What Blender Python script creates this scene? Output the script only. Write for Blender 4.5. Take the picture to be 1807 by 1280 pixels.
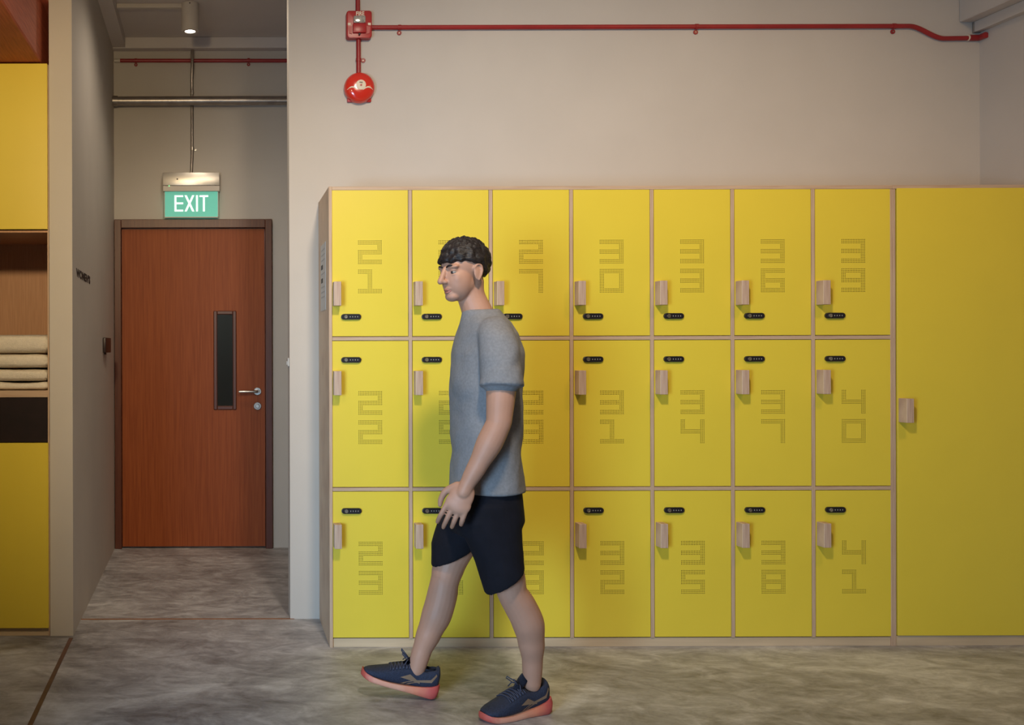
import bpy, bmesh, math, random
from mathutils import Vector, Matrix, noise

# ------------------------------------------------------------------ clear
for o in list(bpy.data.objects):
    bpy.data.objects.remove(o, do_unlink=True)
scene = bpy.context.scene
C = scene.collection
rnd = random.Random(7)

# ------------------------------------------------------------------ camera
F = 1750.0                      # focal length in pixels of the 1807 px wide frame
CX, CY = 395.0, 620.0           # principal point (shifted lens)
EYE = 1.34
cam_d = bpy.data.cameras.new('camera')
cam_d.sensor_width = 36.0
cam_d.sensor_fit = 'HORIZONTAL'
cam_d.lens = F / 1807.0 * 36.0
cam_d.shift_x = (903.5 - CX) / 1807.0
cam_d.shift_y = (CY - 640.0) / 1807.0
cam_d.clip_start = 0.05
cam = bpy.data.objects.new('camera', cam_d)
cam.location = (0, 0, EYE)
cam.rotation_euler = (math.pi / 2, 0.0026, 0)
C.objects.link(cam)
scene.camera = cam

# ------------------------------------------------------------------ colour management, world, lights
vs = scene.view_settings
vs.view_transform = 'Standard'
vs.look = 'None'
vs.gamma = 1.0
vs.exposure = 0.0
vs.use_curve_mapping = False

world = bpy.data.worlds.new('world')
scene.world = world
world.use_nodes = True
bg = world.node_tree.nodes['Background']
bg.inputs[0].default_value = (0.62, 0.74, 0.95, 1)
bg.inputs[1].default_value = 0.9


def area_light(name, loc, target, sx, sy, power, col):
    d = bpy.data.lights.new(name, 'AREA')
    d.shape = 'RECTANGLE'
    d.size, d.size_y = sx, sy
    d.energy = power
    d.color = col
    o = bpy.data.objects.new(name, d)
    o.location = loc
    o.rotation_euler = (Vector(target) - Vector(loc)).to_track_quat('-Z', 'Y').to_euler()
    C.objects.link(o)
    return o


def spot_light(name, loc, target, power, col, angle, blend, radius):
    d = bpy.data.lights.new(name, 'SPOT')
    d.energy = power
    d.color = col
    d.spot_size = math.radians(angle)
    d.spot_blend = blend
    d.shadow_soft_size = radius
    o = bpy.data.objects.new(name, d)
    o.location = loc
    o.rotation_euler = (Vector(target) - Vector(loc)).to_track_quat('-Z', 'Y').to_euler()
    C.objects.link(o)
    return o


# daylight from outside, coming in through the opening in the side wall left of the camera
area_light('daylight_outside', (-2.5, -2.0, 1.15), (0.9, 4.95, 0.9), 2.2, 2.0, 480, (0.46, 0.72, 1.0))
# warm ceiling spots that wash the locker wall and the towel cabinet
spot_light('ceiling_spot_wall', (0.70, 1.85, 3.4), (1.55, 4.95, 1.30), 290, (1.0, 0.83, 0.63), 84, 1.0, 0.14)
spot_light('ceiling_spot_right', (3.0, 2.7, 3.4), (2.8, 4.9, 1.2), 62, (1.0, 0.68, 0.36), 110, 1.0, 0.16)
spot_light('ceiling_spot_left', (-0.55, 2.1, 2.60), (-0.95, 4.7, 1.85), 165, (1.0, 0.77, 0.45), 80, 1.0, 0.10)
# unseen fill spot added near the corridor mouth to brighten its left wall
spot_light('corridor_downlight_near', (-0.05, 5.30, 3.40), (-0.12, 5.30, 0.0), 34, (1.0, 0.86, 0.68), 150, 1.0, 0.06)

# ------------------------------------------------------------------ depths of the main planes
YL = F / 391.0      # locker front
YW = F / 353.0      # wall behind the lockers
YC = F / 374.6      # front of the column and of the towel cabinet
YF = F / 259.0      # end wall of the corridor


def W(px, py, Y):
    """photo pixel + distance -> world point"""
    return Vector(((px - CX) / F * Y, Y, EYE - (py - CY) / F * Y))


def X(px, Y):
    return (px - CX) / F * Y


def Z(py, Y):
    return EYE - (py - CY) / F * Y


# ------------------------------------------------------------------ materials
def nodes_of(m):
    m.use_nodes = True
    nt = m.node_tree
    return nt, nt.nodes, nt.links, nt.nodes['Principled BSDF']


def mat(name, col, rough=0.5, metal=0.0, var=0.06, scale=14.0, bump=0.0, bscale=60.0,
        stretch=(1, 1, 1), col2=None, detail=4.0, emit=None, estr=0.0, spec=None, coat=0.0):
    m = bpy.data.materials.new(name)
    nt, N, L, P = nodes_of(m)
    tc = N.new('ShaderNodeTexCoord')
    mp = N.new('ShaderNodeMapping')
    mp.inputs['Scale'].default_value = stretch
    L.new(tc.outputs['Object'], mp.inputs['Vector'])
    nz = N.new('ShaderNodeTexNoise')
    nz.inputs['Scale'].default_value = scale
    nz.inputs['Detail'].default_value = detail
    L.new(mp.outputs['Vector'], nz.inputs['Vector'])
    rp = N.new('ShaderNodeValToRGB')
    rp.color_ramp.elements[0].position = 0.32
    rp.color_ramp.elements[1].position = 0.68
    a = tuple(c * (1 - var) for c in col) if col2 is None else col2
    b = tuple(min(1, c * (1 + var)) for c in col) if col2 is None else col
    rp.color_ramp.elements[0].color = (*a, 1)
    rp.color_ramp.elements[1].color = (*b, 1)
    L.new(nz.outputs['Fac'], rp.inputs['Fac'])
    L.new(rp.outputs['Color'], P.inputs['Base Color'])
    P.inputs['Roughness'].default_value = rough
    P.inputs['Metallic'].default_value = metal
    if spec is not None:
        P.inputs['Specular IOR Level'].default_value = spec
    if coat:
        P.inputs['Coat Weight'].default_value = coat
        P.inputs['Coat Roughness'].default_value = 0.1
    if emit:
        P.inputs['Emission Color'].default_value = (*emit, 1)
        P.inputs['Emission Strength'].default_value = estr
    if bump:
        nb = N.new('ShaderNodeTexNoise')
        nb.inputs['Scale'].default_value = bscale
        nb.inputs['Detail'].default_value = 5
        L.new(mp.outputs['Vector'], nb.inputs['Vector'])
        bp = N.new('ShaderNodeBump')
        bp.inputs['Strength'].default_value = bump
        bp.inputs['Distance'].default_value = 0.004
        L.new(nb.outputs['Fac'], bp.inputs['Height'])
        L.new(bp.outputs['Normal'], P.inputs['Normal'])
    return m


def plywood(name, axis, freq=260.0, light=(0.60, 0.44, 0.30), dark=(0.42, 0.26, 0.17), contrast=1.0):
    """birch plywood edge: thin plies stacked along one axis"""
    m = bpy.data.materials.new(name)
    nt, N, L, P = nodes_of(m)
    tc = N.new('ShaderNodeTexCoord')
    sp = N.new('ShaderNodeSeparateXYZ')
    L.new(tc.outputs['Object'], sp.inputs[0])
    ax = 'XYZ'.index(axis)
    nz = N.new('ShaderNodeTexNoise')
    mp = N.new('ShaderNodeMapping')
    s = [6.0, 6.0, 6.0]
    s[ax] = 330.0
    mp.inputs['Scale'].default_value = s
    L.new(tc.outputs['Object'], mp.inputs['Vector'])
    nz.inputs['Scale'].default_value = 1.0
    nz.inputs['Detail'].default_value = 3.0
    L.new(mp.outputs['Vector'], nz.inputs['Vector'])
    mu = N.new('ShaderNodeMath'); mu.operation = 'MULTIPLY'
    mu.inputs[1].default_value = freq * 2 * math.pi
    L.new(sp.outputs[ax], mu.inputs[0])
    sn = N.new('ShaderNodeMath'); sn.operation = 'SINE'
    L.new(mu.outputs[0], sn.inputs[0])
    ma = N.new('ShaderNodeMath'); ma.operation = 'MULTIPLY_ADD'
    ma.inputs[1].default_value = 0.20 * contrast
    L.new(sn.outputs[0], ma.inputs[0])
    L.new(nz.outputs['Fac'], ma.inputs[2])
    rp = N.new('ShaderNodeValToRGB')
    rp.color_ramp.elements[0].position = 0.25
    rp.color_ramp.elements[1].position = 0.70
    rp.color_ramp.elements[0].color = (*dark, 1)
    rp.color_ramp.elements[1].color = (*light, 1)
    L.new(ma.outputs[0], rp.inputs['Fac'])
    L.new(rp.outputs['Color'], P.inputs['Base Color'])
    P.inputs['Roughness'].default_value = 0.55
    return m


def concrete():
    m = bpy.data.materials.new('polished_concrete')
    nt, N, L, P = nodes_of(m)
    tc = N.new('ShaderNodeTexCoord')

    def mapped(rot, sc):
        mp = N.new('ShaderNodeMapping')
        mp.inputs['Rotation'].default_value = (0, 0, math.radians(rot))
        mp.inputs['Scale'].default_value = sc
        L.new(tc.outputs['Object'], mp.inputs['Vector'])
        return mp

    def nz(mp, scale, detail, dist, rough=0.6):
        n = N.new('ShaderNodeTexNoise')
        n.inputs['Scale'].default_value = scale
        n.inputs['Detail'].default_value = detail
        n.inputs['Distortion'].default_value = dist
        n.inputs['Roughness'].default_value = rough
        L.new(mp.outputs['Vector'], n.inputs['Vector'])
        return n

    def mad(src, k, add):
        q = N.new('ShaderNodeMath')
        q.operation = 'MULTIPLY_ADD'
        q.inputs[1].default_value = k
        L.new(src, q.inputs[0])
        if isinstance(add, float):
            q.inputs[2].default_value = add
        else:
            L.new(add, q.inputs[2])
        return q.outputs[0]
    m1 = mapped(10, (1.0, 1.35, 1.0))       # broad clouds
    m2 = mapped(24, (1.0, 2.6, 1.0))         # trowel sweeps
    a = nz(m1, 1.5, 7, 1.2, 0.58)
    b = nz(m1, 5.0, 9, 1.8, 0.66)
    c = nz(m2, 3.2, 8, 0.9, 0.72)
    d = nz(m1, 38, 5, 0.5, 0.7)
    v = mad(a.outputs['Fac'], 0.50, 0.0)
    v = mad(b.outputs['Fac'], 0.38, v)
    v = mad(c.outputs['Fac'], 0.30, v)
    v = mad(d.outputs['Fac'], 0.10, v)
    rp = N.new('ShaderNodeValToRGB')
    e = rp.color_ramp.elements
    e[0].position = 0.50; e[0].color = (0.155, 0.147, 0.150, 1)
    e[1].position = 0.78; e[1].color = (0.61, 0.61, 0.63, 1)
    k = e.new(0.63); k.color = (0.335, 0.327, 0.340, 1)
    L.new(v, rp.inputs['Fac'])
    L.new(rp.outputs['Color'], P.inputs['Base Color'])
    rr = N.new('ShaderNodeMapRange')
    rr.inputs['To Min'].default_value = 0.36
    rr.inputs['To Max'].default_value = 0.62
    L.new(b.outputs['Fac'], rr.inputs['Value'])
    L.new(rr.outputs[0], P.inputs['Roughness'])
    bp = N.new('ShaderNodeBump')
    bp.inputs['Strength'].default_value = 0.06
    bp.inputs['Distance'].default_value = 0.01
    L.new(v, bp.inputs['Height'])
    L.new(bp.outputs['Normal'], P.inputs['Normal'])
    return m


M = {}
M['wall'] = mat('wall_paint', (0.56, 0.51, 0.455), 0.75, var=0.025, scale=3.0, bump=0.05, bscale=90)
M['ceil'] = mat('ceiling_paint', (0.66, 0.60, 0.57), 0.8, var=0.02, scale=3.0)
M['concrete'] = concrete()
M['yellow'] = mat('yellow_laminate', (0.76, 0.58, 0.048), 0.42, var=0.012, scale=5.0)
M['ply_x'] = plywood('plywood_plies_across', 'X')
M['ply_z'] = plywood('plywood_plies_level', 'Z')
M['ply_handle'] = plywood('plywood_handle_plies', 'X', freq=150.0, light=(0.62, 0.46, 0.34), dark=(0.36, 0.21, 0.15), contrast=1.1)
M['ply_face'] = mat('birch_veneer', (0.56, 0.42, 0.27), 0.5, scale=4.0, stretch=(0.6, 6, 10), var=0.10)
M['veneer'] = mat('warm_veneer', (0.56, 0.30, 0.16), 0.5, scale=10.0, stretch=(14, 14, 0.7), col2=(0.48, 0.245, 0.125))
M['dark_inside'] = mat('dark_cavity', (0.035, 0.022, 0.010), 0.9)
M['hole'] = mat('hole_shadow_brown', (0.10, 0.060, 0.012), 0.9)
M['black_plastic'] = mat('black_plastic', (0.012, 0.010, 0.012), 0.38)
M['black_print'] = mat('black_print', (0.012, 0.009, 0.009), 0.6)
M['grey_print'] = mat('grey_print', (0.35, 0.34, 0.33), 0.6)
M['steel'] = mat('brushed_steel', (0.62, 0.58, 0.53), 0.30, metal=1.0, scale=30, var=0.05)
M['galv'] = mat('galvanised_steel', (0.40, 0.36, 0.33), 0.33, metal=0.9, scale=20, var=0.12)
M['sign_steel'] = mat('sign_steel', (0.72, 0.68, 0.62), 0.36, metal=0.9, scale=5.0, var=0.10, bump=0.30, bscale=9)
M['red_pipe'] = mat('red_paint_pipe', (0.32, 0.020, 0.022), 0.38, var=0.1, scale=9)
M['red_box'] = mat('red_alarm_plastic', (0.42, 0.020, 0.022), 0.35, var=0.05)
M['red_bell'] = mat('red_bell_enamel', (0.66, 0.035, 0.020), 0.16, var=0.03, coat=0.5)
M['cream'] = mat('cream_print', (0.80, 0.68, 0.52), 0.5)
M['lens'] = mat('strobe_lens', (0.80, 0.78, 0.72), 0.12, metal=0.7, var=0.3, scale=160)
M['door_wood'] = mat('door_veneer', (0.33, 0.083, 0.021), 0.50, spec=0.25, scale=7.0, stretch=(16, 16, 0.55), col2=(0.25, 0.056, 0.014), detail=6)
M['frame_wood'] = mat('door_frame_wood', (0.125, 0.036, 0.018), 0.38, scale=7.0, stretch=(14, 14, 0.8), col2=(0.088, 0.024, 0.014))
M['timber'] = mat('red_stained_timber', (0.55, 0.125, 0.055), 0.6, scale=7.0, stretch=(14, 0.9, 14), col2=(0.40, 0.080, 0.035), bump=0.4, bscale=12)
M['strip'] = mat('brown_floor_strip', (0.105, 0.042, 0.022), 0.45, var=0.15, scale=20)
M['brass'] = mat('copper_floor_strip', (0.33, 0.14, 0.055), 0.45, metal=0.3, var=0.15, scale=20)
M['white_metal'] = mat('off_white_enamel', (0.62, 0.56, 0.50), 0.45, var=0.02)
M['towel'] = mat('cream_terry', (0.80, 0.72, 0.60), 0.95, var=0.05, scale=90, bump=0.9, bscale=260)
M['dark_panel'] = mat('dark_brown_panel', (0.012, 0.005, 0.005), 0.6, var=0.2, spec=0.3)
M['brown_box'] = mat('dark_brown_plastic', (0.028, 0.014, 0.012), 0.4)
M['switch'] = mat('white_switch', (0.50, 0.49, 0.47), 0.4, var=0.02)
M['notice'] = mat('grey_notice_card', (0.50, 0.48, 0.45), 0.5, var=0.04)
M['green'] = mat('exit_green_face', (0.06, 0.45, 0.34), 0.4, var=0.03, emit=(0.085, 0.42, 0.325), estr=0.62)
M['exit_white'] = mat('exit_letters_white', (0.9, 0.95, 0.95), 0.4, var=0.0, emit=(0.80, 1.0, 0.96), estr=0.85)
M['led'] = mat('green_led', (0.1, 0.6, 0.2), 0.4, emit=(0.25, 1.0, 0.35), estr=1.5)
M['lamp_glow'] = mat('downlight_glow', (1, 1, 1), 0.4, var=0.0, emit=(1.0, 0.93, 0.82), estr=6.0)
M['skin'] = mat('skin', (0.46, 0.245, 0.165), 0.55, var=0.06, scale=9)
M['lip'] = mat('lip_skin', (0.34, 0.130, 0.095), 0.5)
M['hair'] = mat('black_hair', (0.012, 0.008, 0.008), 0.5, var=0.4, scale=40, stretch=(1, 1, 4), bump=0.8, bscale=70)
M['eye'] = mat('eye_white', (0.30, 0.26, 0.23), 0.4, var=0.02)
M['shirt'] = mat('grey_heather_jersey', (0.205, 0.205, 0.215), 0.9, var=0.10, scale=110, bump=0.15, bscale=300)
M['shorts'] = mat('black_shorts_cloth', (0.0060, 0.0060, 0.0105), 0.9, var=0.15, scale=30, spec=0.25)
M['shoe'] = mat('navy_knit', (0.018, 0.024, 0.050), 0.8, var=0.3, scale=200, bump=0.5, bscale=400)
M['shoe_dark'] = mat('navy_lining', (0.010, 0.011, 0.022), 0.8)
M['lace'] = mat('slate_lace', (0.045, 0.050, 0.085), 0.8)
M['sole'] = mat('coral_sole', (0.60, 0.185, 0.105), 0.6, scale=9, col2=(0.46, 0.085, 0.065))
def sole_mat():
    m = bpy.data.materials.new('coral_sole_fade')
    nt, N, L, P = nodes_of(m)
    tc = N.new('ShaderNodeTexCoord')
    sp = N.new('ShaderNodeSeparateXYZ')
    L.new(tc.outputs['Object'], sp.inputs[0])
    nz = N.new('ShaderNodeTexNoise')
    nz.inputs['Scale'].default_value = 45.0
    L.new(tc.outputs['Object'], nz.inputs['Vector'])
    q = N.new('ShaderNodeMath')
    q.operation = 'MULTIPLY_ADD'
    q.inputs[1].default_value = 1 / 0.288
    L.new(sp.outputs[0], q.inputs[0])
    q2 = N.new('ShaderNodeMath')
    q2.operation = 'MULTIPLY_ADD'
    q2.inputs[1].default_value = 0.12
    q2.inputs[2].default_value = -0.06
    L.new(nz.outputs['Fac'], q2.inputs[0])
    L.new(q2.outputs[0], q.inputs[2])
    rp = N.new('ShaderNodeValToRGB')
    e = rp.color_ramp.elements
    e[0].position = 0.06
    e[0].color = (0.52, 0.085, 0.075, 1)
    e[1].position = 0.97
    e[1].color = (0.50, 0.085, 0.060, 1)
    for ps, c in ((0.28, (0.66, 0.22, 0.125)), (0.52, (0.74, 0.36, 0.24)), (0.84, (0.70, 0.30, 0.20))):
        k = e.new(ps)
        k.color = (*c, 1)
    L.new(q.outputs[0], rp.inputs['Fac'])
    L.new(rp.outputs['Color'], P.inputs['Base Color'])
    P.inputs['Roughness'].default_value = 0.6
    return m


M['sole'] = sole_mat()
M['bronze'] = mat('bronze_print', (0.235, 0.150, 0.095), 0.5, var=0.1)


def glass_mat():
    m = bpy.data.materials.new('dark_door_glass')
    nt, N, L, P = nodes_of(m)
    tr = N.new('ShaderNodeBsdfTransparent')
    tr.inputs[0].default_value = (0.55, 0.60, 0.60, 1)
    gl = N.new('ShaderNodeBsdfGlossy')
    gl.inputs['Roughness'].default_value = 0.02
    gl.inputs[0].default_value = (0.9, 0.9, 0.9, 1)
    fr = N.new('ShaderNodeFresnel')
    fr.inputs[0].default_value = 1.55
    mx = N.new('ShaderNodeMixShader')
    L.new(fr.outputs[0], mx.inputs[0])
    L.new(tr.outputs[0], mx.inputs[1])
    L.new(gl.outputs[0], mx.inputs[2])
    L.new(mx.outputs[0], N['Material Output'].inputs['Surface'])
    return m


M['glass'] = glass_mat()

# ------------------------------------------------------------------ object helpers


def wloc(o):
    v = Vector((0, 0, 0))
    while o is not None:
        v = v + o.location
        o = o.parent
    return v


def mesh_from(bm, name, m, smooth=False):
    bmesh.ops.recalc_face_normals(bm, faces=bm.faces[:])
    me = bpy.data.meshes.new(name)
    bm.to_mesh(me)
    bm.free()
    for mm in (m if isinstance(m, (list, tuple)) else [m]):
        me.materials.append(mm)
    if smooth:
        me.polygons.foreach_set('use_smooth', [True] * len(me.polygons))
    return me


def smooth_angle(o, deg=35):
    me = o.data
    me.polygons.foreach_set('use_smooth', [True] * len(me.polygons))
    me.set_sharp_from_angle(angle=math.radians(deg))


def obj(name, me, parent=None, loc=(0, 0, 0)):
    """loc is a world position; parents are never rotated unless noted"""
    o = bpy.data.objects.new(name, me)
    C.objects.link(o)
    o.location = Vector(loc) - (wloc(parent) if parent else Vector((0, 0, 0)))
    if parent:
        o.parent = parent
    return o


def part(name, bm, m, parent=None, loc=None, ang=35):
    """bm holds world coordinates; the origin goes to loc (default: centre of its base)"""
    if loc is None:
        vs_ = [v.co for v in bm.verts]
        loc = Vector(((min(v.x for v in vs_) + max(v.x for v in vs_)) / 2,
                      (min(v.y for v in vs_) + max(v.y for v in vs_)) / 2,
                      min(v.z for v in vs_)))
    loc = Vector(loc)
    bmesh.ops.translate(bm, verts=bm.verts[:], vec=-loc)
    o = obj(name, mesh_from(bm, name, m), parent, loc)
    smooth_angle(o, ang)
    return o


def thing(name, label, cat, loc, group=None):
    o = bpy.data.objects.new(name, None)
    o.empty_display_size = 0.1
    C.objects.link(o)
    o.location = loc
    o['label'] = label
    o['category'] = cat
    if group:
        o['group'] = group
    return o


def tag(o, label, cat, group=None):
    o['label'] = label
    o['category'] = cat
    if group:
        o['group'] = group
    return o


def struct(name, bm, m, label=None, parent=None, ang=35):
    o = part(name, bm, m, parent, ang=ang)
    if not parent:
        o['kind'] = 'structure'
        if label:
            o['label'] = label
    return o


def box(bm, x0, x1, y0, y1, z0, z1):
    v = [bm.verts.new(p) for p in ((x0, y0, z0), (x1, y0, z0), (x1, y1, z0), (x0, y1, z0),
                                   (x0, y0, z1), (x1, y0, z1), (x1, y1, z1), (x0, y1, z1))]
    for f in ((0, 1, 2, 3), (4, 5, 6, 7), (0, 1, 5, 4), (1, 2, 6, 5), (2, 3, 7, 6), (3, 0, 4, 7)):
        bm.faces.new([v[i] for i in f])
    return v


def nbox(x0, x1, y0, y1, z0, z1, bev=0.0, seg=1):
    bm = bmesh.new()
    box(bm, x0, x1, y0, y1, z0, z1)
    if bev:
        bmesh.ops.bevel(bm, geom=bm.edges[:], offset=bev, segments=seg, affect='EDGES', profile=0.5)
    return bm


def ring_frame(t):
    t = t.normalized()
    up = Vector((0, 0, 1)) if abs(t.z) < 0.9 else Vector((1, 0, 0))
    a = t.cross(up).normalized()
    return a, t.cross(a).normalized()


def tube(bm, pts, rad, n=14, cap=True):
    """swept round tube; rad a number or one per point"""
    pts = [Vector(p) for p in pts]
    rs = rad if isinstance(rad, (list, tuple)) else [rad] * len(pts)
    rings = []
    a = None
    for i, p in enumerate(pts):
        t = (pts[min(i + 1, len(pts) - 1)] - pts[max(i - 1, 0)])
        if a is None:
            a, b = ring_frame(t)
        else:
            t = t.normalized()
            a = (a - t * a.dot(t)).normalized()
            b = t.cross(a)
        rings.append([bm.verts.new(p + (a * math.cos(2 * math.pi * k / n) + b * math.sin(2 * math.pi * k / n)) * rs[i]) for k in range(n)])
    for r0, r1 in zip(rings, rings[1:]):
        for k in range(n):
            bm.faces.new((r0[k], r0[(k + 1) % n], r1[(k + 1) % n], r1[k]))
    if cap:
        bm.faces.new(rings[0])
        bm.faces.new(rings[-1])


def lathe(bm, origin, axis, prof, n=32):
    """prof: (distance along axis, radius)"""
    axis = Vector(axis).normalized()
    a, b = ring_frame(axis)
    rings = []
    for h, r in prof:
        c = Vector(origin) + axis * h
        if r < 1e-6:
            rings.append([bm.verts.new(c)])
        else:
            rings.append([bm.verts.new(c + (a * math.cos(2 * math.pi * k / n) + b * math.sin(2 * math.pi * k / n)) * r) for k in range(n)])
    for r0, r1 in zip(rings, rings[1:]):
        for k in range(n):
            k2 = (k + 1) % n
            if len(r0) == 1 and len(r1) == 1:
                continue
            if len(r0) == 1:
                bm.faces.new((r0[0], r1[k2], r1[k]))
            elif len(r1) == 1:
                bm.faces.new((r0[k], r0[k2], r1[0]))
            else:
                bm.faces.new((r0[k], r0[k2], r1[k2], r1[k]))
    if len(rings[0]) > 1:
        bm.faces.new(rings[0])
    if len(rings[-1]) > 1:
        bm.faces.new(rings[-1])


def prism(bm, pts, y0, y1):
    """polygon given in x,z extruded between two distances"""
    a = [bm.verts.new((x, y0, z)) for x, z in pts]
    b = [bm.verts.new((x, y1, z)) for x, z in pts]
    bm.faces.new(a)
    bm.faces.new(b)
    n = len(pts)
    for i in range(n):
        bm.faces.new((a[i], a[(i + 1) % n], b[(i + 1) % n], b[i]))


def plan_prism(bm, pts, z0, z1):
    a = [bm.verts.new((x, y, z0)) for x, y in pts]
    b = [bm.verts.new((x, y, z1)) for x, y in pts]
    bm.faces.new(a)
    bm.faces.new(b)
    n = len(pts)
    for i in range(n):
        bm.faces.new((a[i], a[(i + 1) % n], b[(i + 1) % n], b[i]))


def text_mesh(name, body, size, m, thick=0.001, offset=0.0, sx=1.0, spacing=1.0):
    cu = bpy.data.curves.new(name, 'FONT')
    cu.body = body
    cu.size = size
    cu.extrude = thick
    cu.offset = offset
    cu.space_character = spacing
    cu.align_x = 'CENTER'
    cu.align_y = 'CENTER'
    t = bpy.data.objects.new(name, cu)
    C.objects.link(t)
    bpy.context.view_layer.update()
    me = bpy.data.meshes.new_from_object(t.evaluated_get(bpy.context.evaluated_depsgraph_get()))
    bpy.data.objects.remove(t)
    bpy.data.curves.remove(cu)
    me.name = name
    me.transform(Matrix.Diagonal((sx, 1, 1, 1)))
    me.materials.clear()
    me.materials.append(m)
    return me


FACE_CAM = Matrix.Rotation(math.pi / 2, 4, 'X')        # text lying in x,y -> standing, facing the camera

# ================================================================== THE SETTING
XR = X(1730, YW)            # right wall
XE = X(511, YW)             # free end of the wall behind the lockers
ZC = 3.46                   # corridor ceiling
XL0, XL1 = X(128, YC), X(202, YF)     # corridor face of the left partition
XK = X(87.5, YC)            # outer face of the partition / column
ROOMC = 3.55

bm = bmesh.new()
box(bm, -1.7, 4.4, -2.9, 8.6, -0.12, 0.0)
floor = struct('floor', bm, M['concrete'], 'grey polished concrete floor with cloudy trowel marks')

# strip set into the floor, running from the column towards the camera, and the thin one across the corridor
bm = bmesh.new()
p0, p1 = W(123, 1126, 1), W(60, 1258, 1)


def floor_pt(px, py):
    Y = EYE * F / (py - CY)
    return Vector((X(px, Y), Y, 0))


a = floor_pt(124, 1126)
b = floor_pt(50, 1282)
d = (b - a).normalized()
n_ = Vector((-d.y, d.x, 0)) * 0.009
b = b + d * 2.2
plan_prism(bm, [(a - n_).to_2d(), (a + n_).to_2d(), (b + n_).to_2d(), (b - n_).to_2d()], -0.006, 0.0022)
struct('trim_1', bm, M['strip'], 'dark brown joint strip in the floor running from the column to the camera')
bm = nbox(XL0 - 0.02, XE + 0.02, YW - 0.006, YW + 0.006, -0.006, 0.0022)
struct('trim_2', bm, M['brass'], 'thin copper coloured strip across the corridor floor')

# wall behind the lockers, with its free end at the corridor
bm = nbox(XE, XR + 0.3, YW, YW + 0.14, 0, ROOMC)
struct('wall_back', bm, M['wall'], 'beige painted wall behind the lockers')
bm = nbox(XR, XR + 0.2, -2.6, YW + 0.14, 0, ROOMC)
struct('wall_right', bm, M['wall'], 'beige painted side wall at the right corner')
# partition between towel cabinet and corridor (its end is the column)
bm = bmesh.new()
plan_prism(bm, [(XK, YC), (XL0, YC), (XL1, YF), (XL1, YF + 0.2), (XK, YF + 0.2)], 0, ROOMC)
struct('wall_left', bm, M['wall'], 'beige partition wall between towel cabinet and corridor')
# end wall of the corridor with the door opening
DX0, DX1 = X(203, YF), X(480, YF)
DZ = Z(388, YF)
bm = bmesh.new()
box(bm, XL1 - 0.15, DX0, YF, YF + 0.16, 0, ROOMC)
box(bm, DX1, 2.2, YF, YF + 0.16, 0, ROOMC)
box(bm, DX0, DX1, YF, YF + 0.16, DZ, ROOMC)
struct('wall_corridor_end', bm, M['wall'], 'grey beige end wall of the corridor around the wooden door')
bm = nbox(2.2, 2.35, YW + 0.14, YF + 0.16, 0, ROOMC)
struct('wall_corridor_side', bm, M['wall'], 'painted side wall behind the locker wall')
bm = bmesh.new()
box(bm, -0.9, 1.2, 8.3, 8.45, 0, 2.6)
box(bm, -1.0, -0.9, YF + 0.2, 8.45, 0, 2.6)
box(bm, 1.2, 1.3, YF + 0.16, 8.45, 0, 2.6)
box(bm, -1.0, 1.3, YF + 0.16, 8.45, 2.6, 2.7)
struct('wall_beyond_door', bm, M['wall'], 'painted wall of the space beyond the door')
# ceilings
bm = nbox(XL0 - 0.1, 2.35, YW + 0.0, YF + 0.16, ZC, ZC + 0.12)
struct('ceiling_corridor', bm, M['ceil'], 'plain painted ceiling of the corridor')
bm = nbox(XK, XR + 0.2, -2.6, YW + 0.16, ROOMC, ROOMC + 0.12)
struct('ceiling', bm, M['ceil'], 'plain painted ceiling of the locker room')
bm = nbox(-1.25, XK, -2.6, YF, 2.985, ROOMC + 0.12)
struct('ceiling_timber', bm, M['timber'], 'red stained timber ceiling boards above the towel cabinet')
# walls out of view that close the room: left side placed and cut open to shape the daylight, and the front behind the camera
bm = bmesh.new()
box(bm, -1.65, -1.50, 4.1, YC + 0.7, 0, 2.985)
box(bm, -1.65, -0.98, 4.0, 4.1, 0, 2.69)
box(bm, -1.10, -0.98, -2.65, -0.35, 0, 2.69)
box(bm, -1.10, -0.98, 2.10, 4.0, 0, 2.69)
box(bm, -1.10, -0.98, -0.35, 2.10, 1.85, 2.69)
struct('wall_side', bm, M['wall'], 'painted side wall with the window, left of the camera')
bm = nbox(-1.10, XR + 0.2, -2.65, -2.5, 0, ROOMC)
struct('wall_front', bm, M['wall'], 'painted wall behind the camera')

# weak fill light added beyond the door to lift its black pane
lb = bpy.data.lights.new('lamp_beyond_door', 'POINT')
lb.energy = 5
lb.color = (0.85, 0.93, 1.0)
lb.shadow_soft_size = 0.1
lbo = bpy.data.objects.new('lamp_beyond_door', lb)
lbo.location = (-0.3, 7.6, 2.3)
C.objects.link(lbo)

# cove trims under the corridor ceiling
bm = nbox(XL1 - 0.02, 2.2, YF - 0.075, YF, ZC - 0.075, ZC, 0.004)
struct('trim_3', bm, M['ceil'], 'painted cove strip where the corridor end wall meets the ceiling')
bm = bmesh.new()
w_ = 0.085
plan_prism(bm, [(XL0 + (XL1 - XL0) * 0.14, YW), (XL0 + (XL1 - XL0) * 0.14 + w_, YW), (XL1 + w_, YF), (XL1, YF)], ZC - 0.07, ZC)
struct('trim_4', bm, M['ceil'], 'painted cove strip along the partition under the corridor ceiling')

# concrete beam in the right corner, running towards the camera
xb, zb = X(1694, YW), Z(43, YW)
bm = nbox(xb, XR, -2.5, YW, zb, ROOMC, 0.004)
struct('trim_5', bm, M['wall'], 'painted beam in the upper right corner')
# timber beam above the towel cabinet
bm = nbox(-1.22, X(75, YC), -2.5, YF - 0.6, 2.70, 2.985, 0.006)
struct('trim_6', bm, M['timber'], 'red stained timber beam above the towel cabinet')

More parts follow.
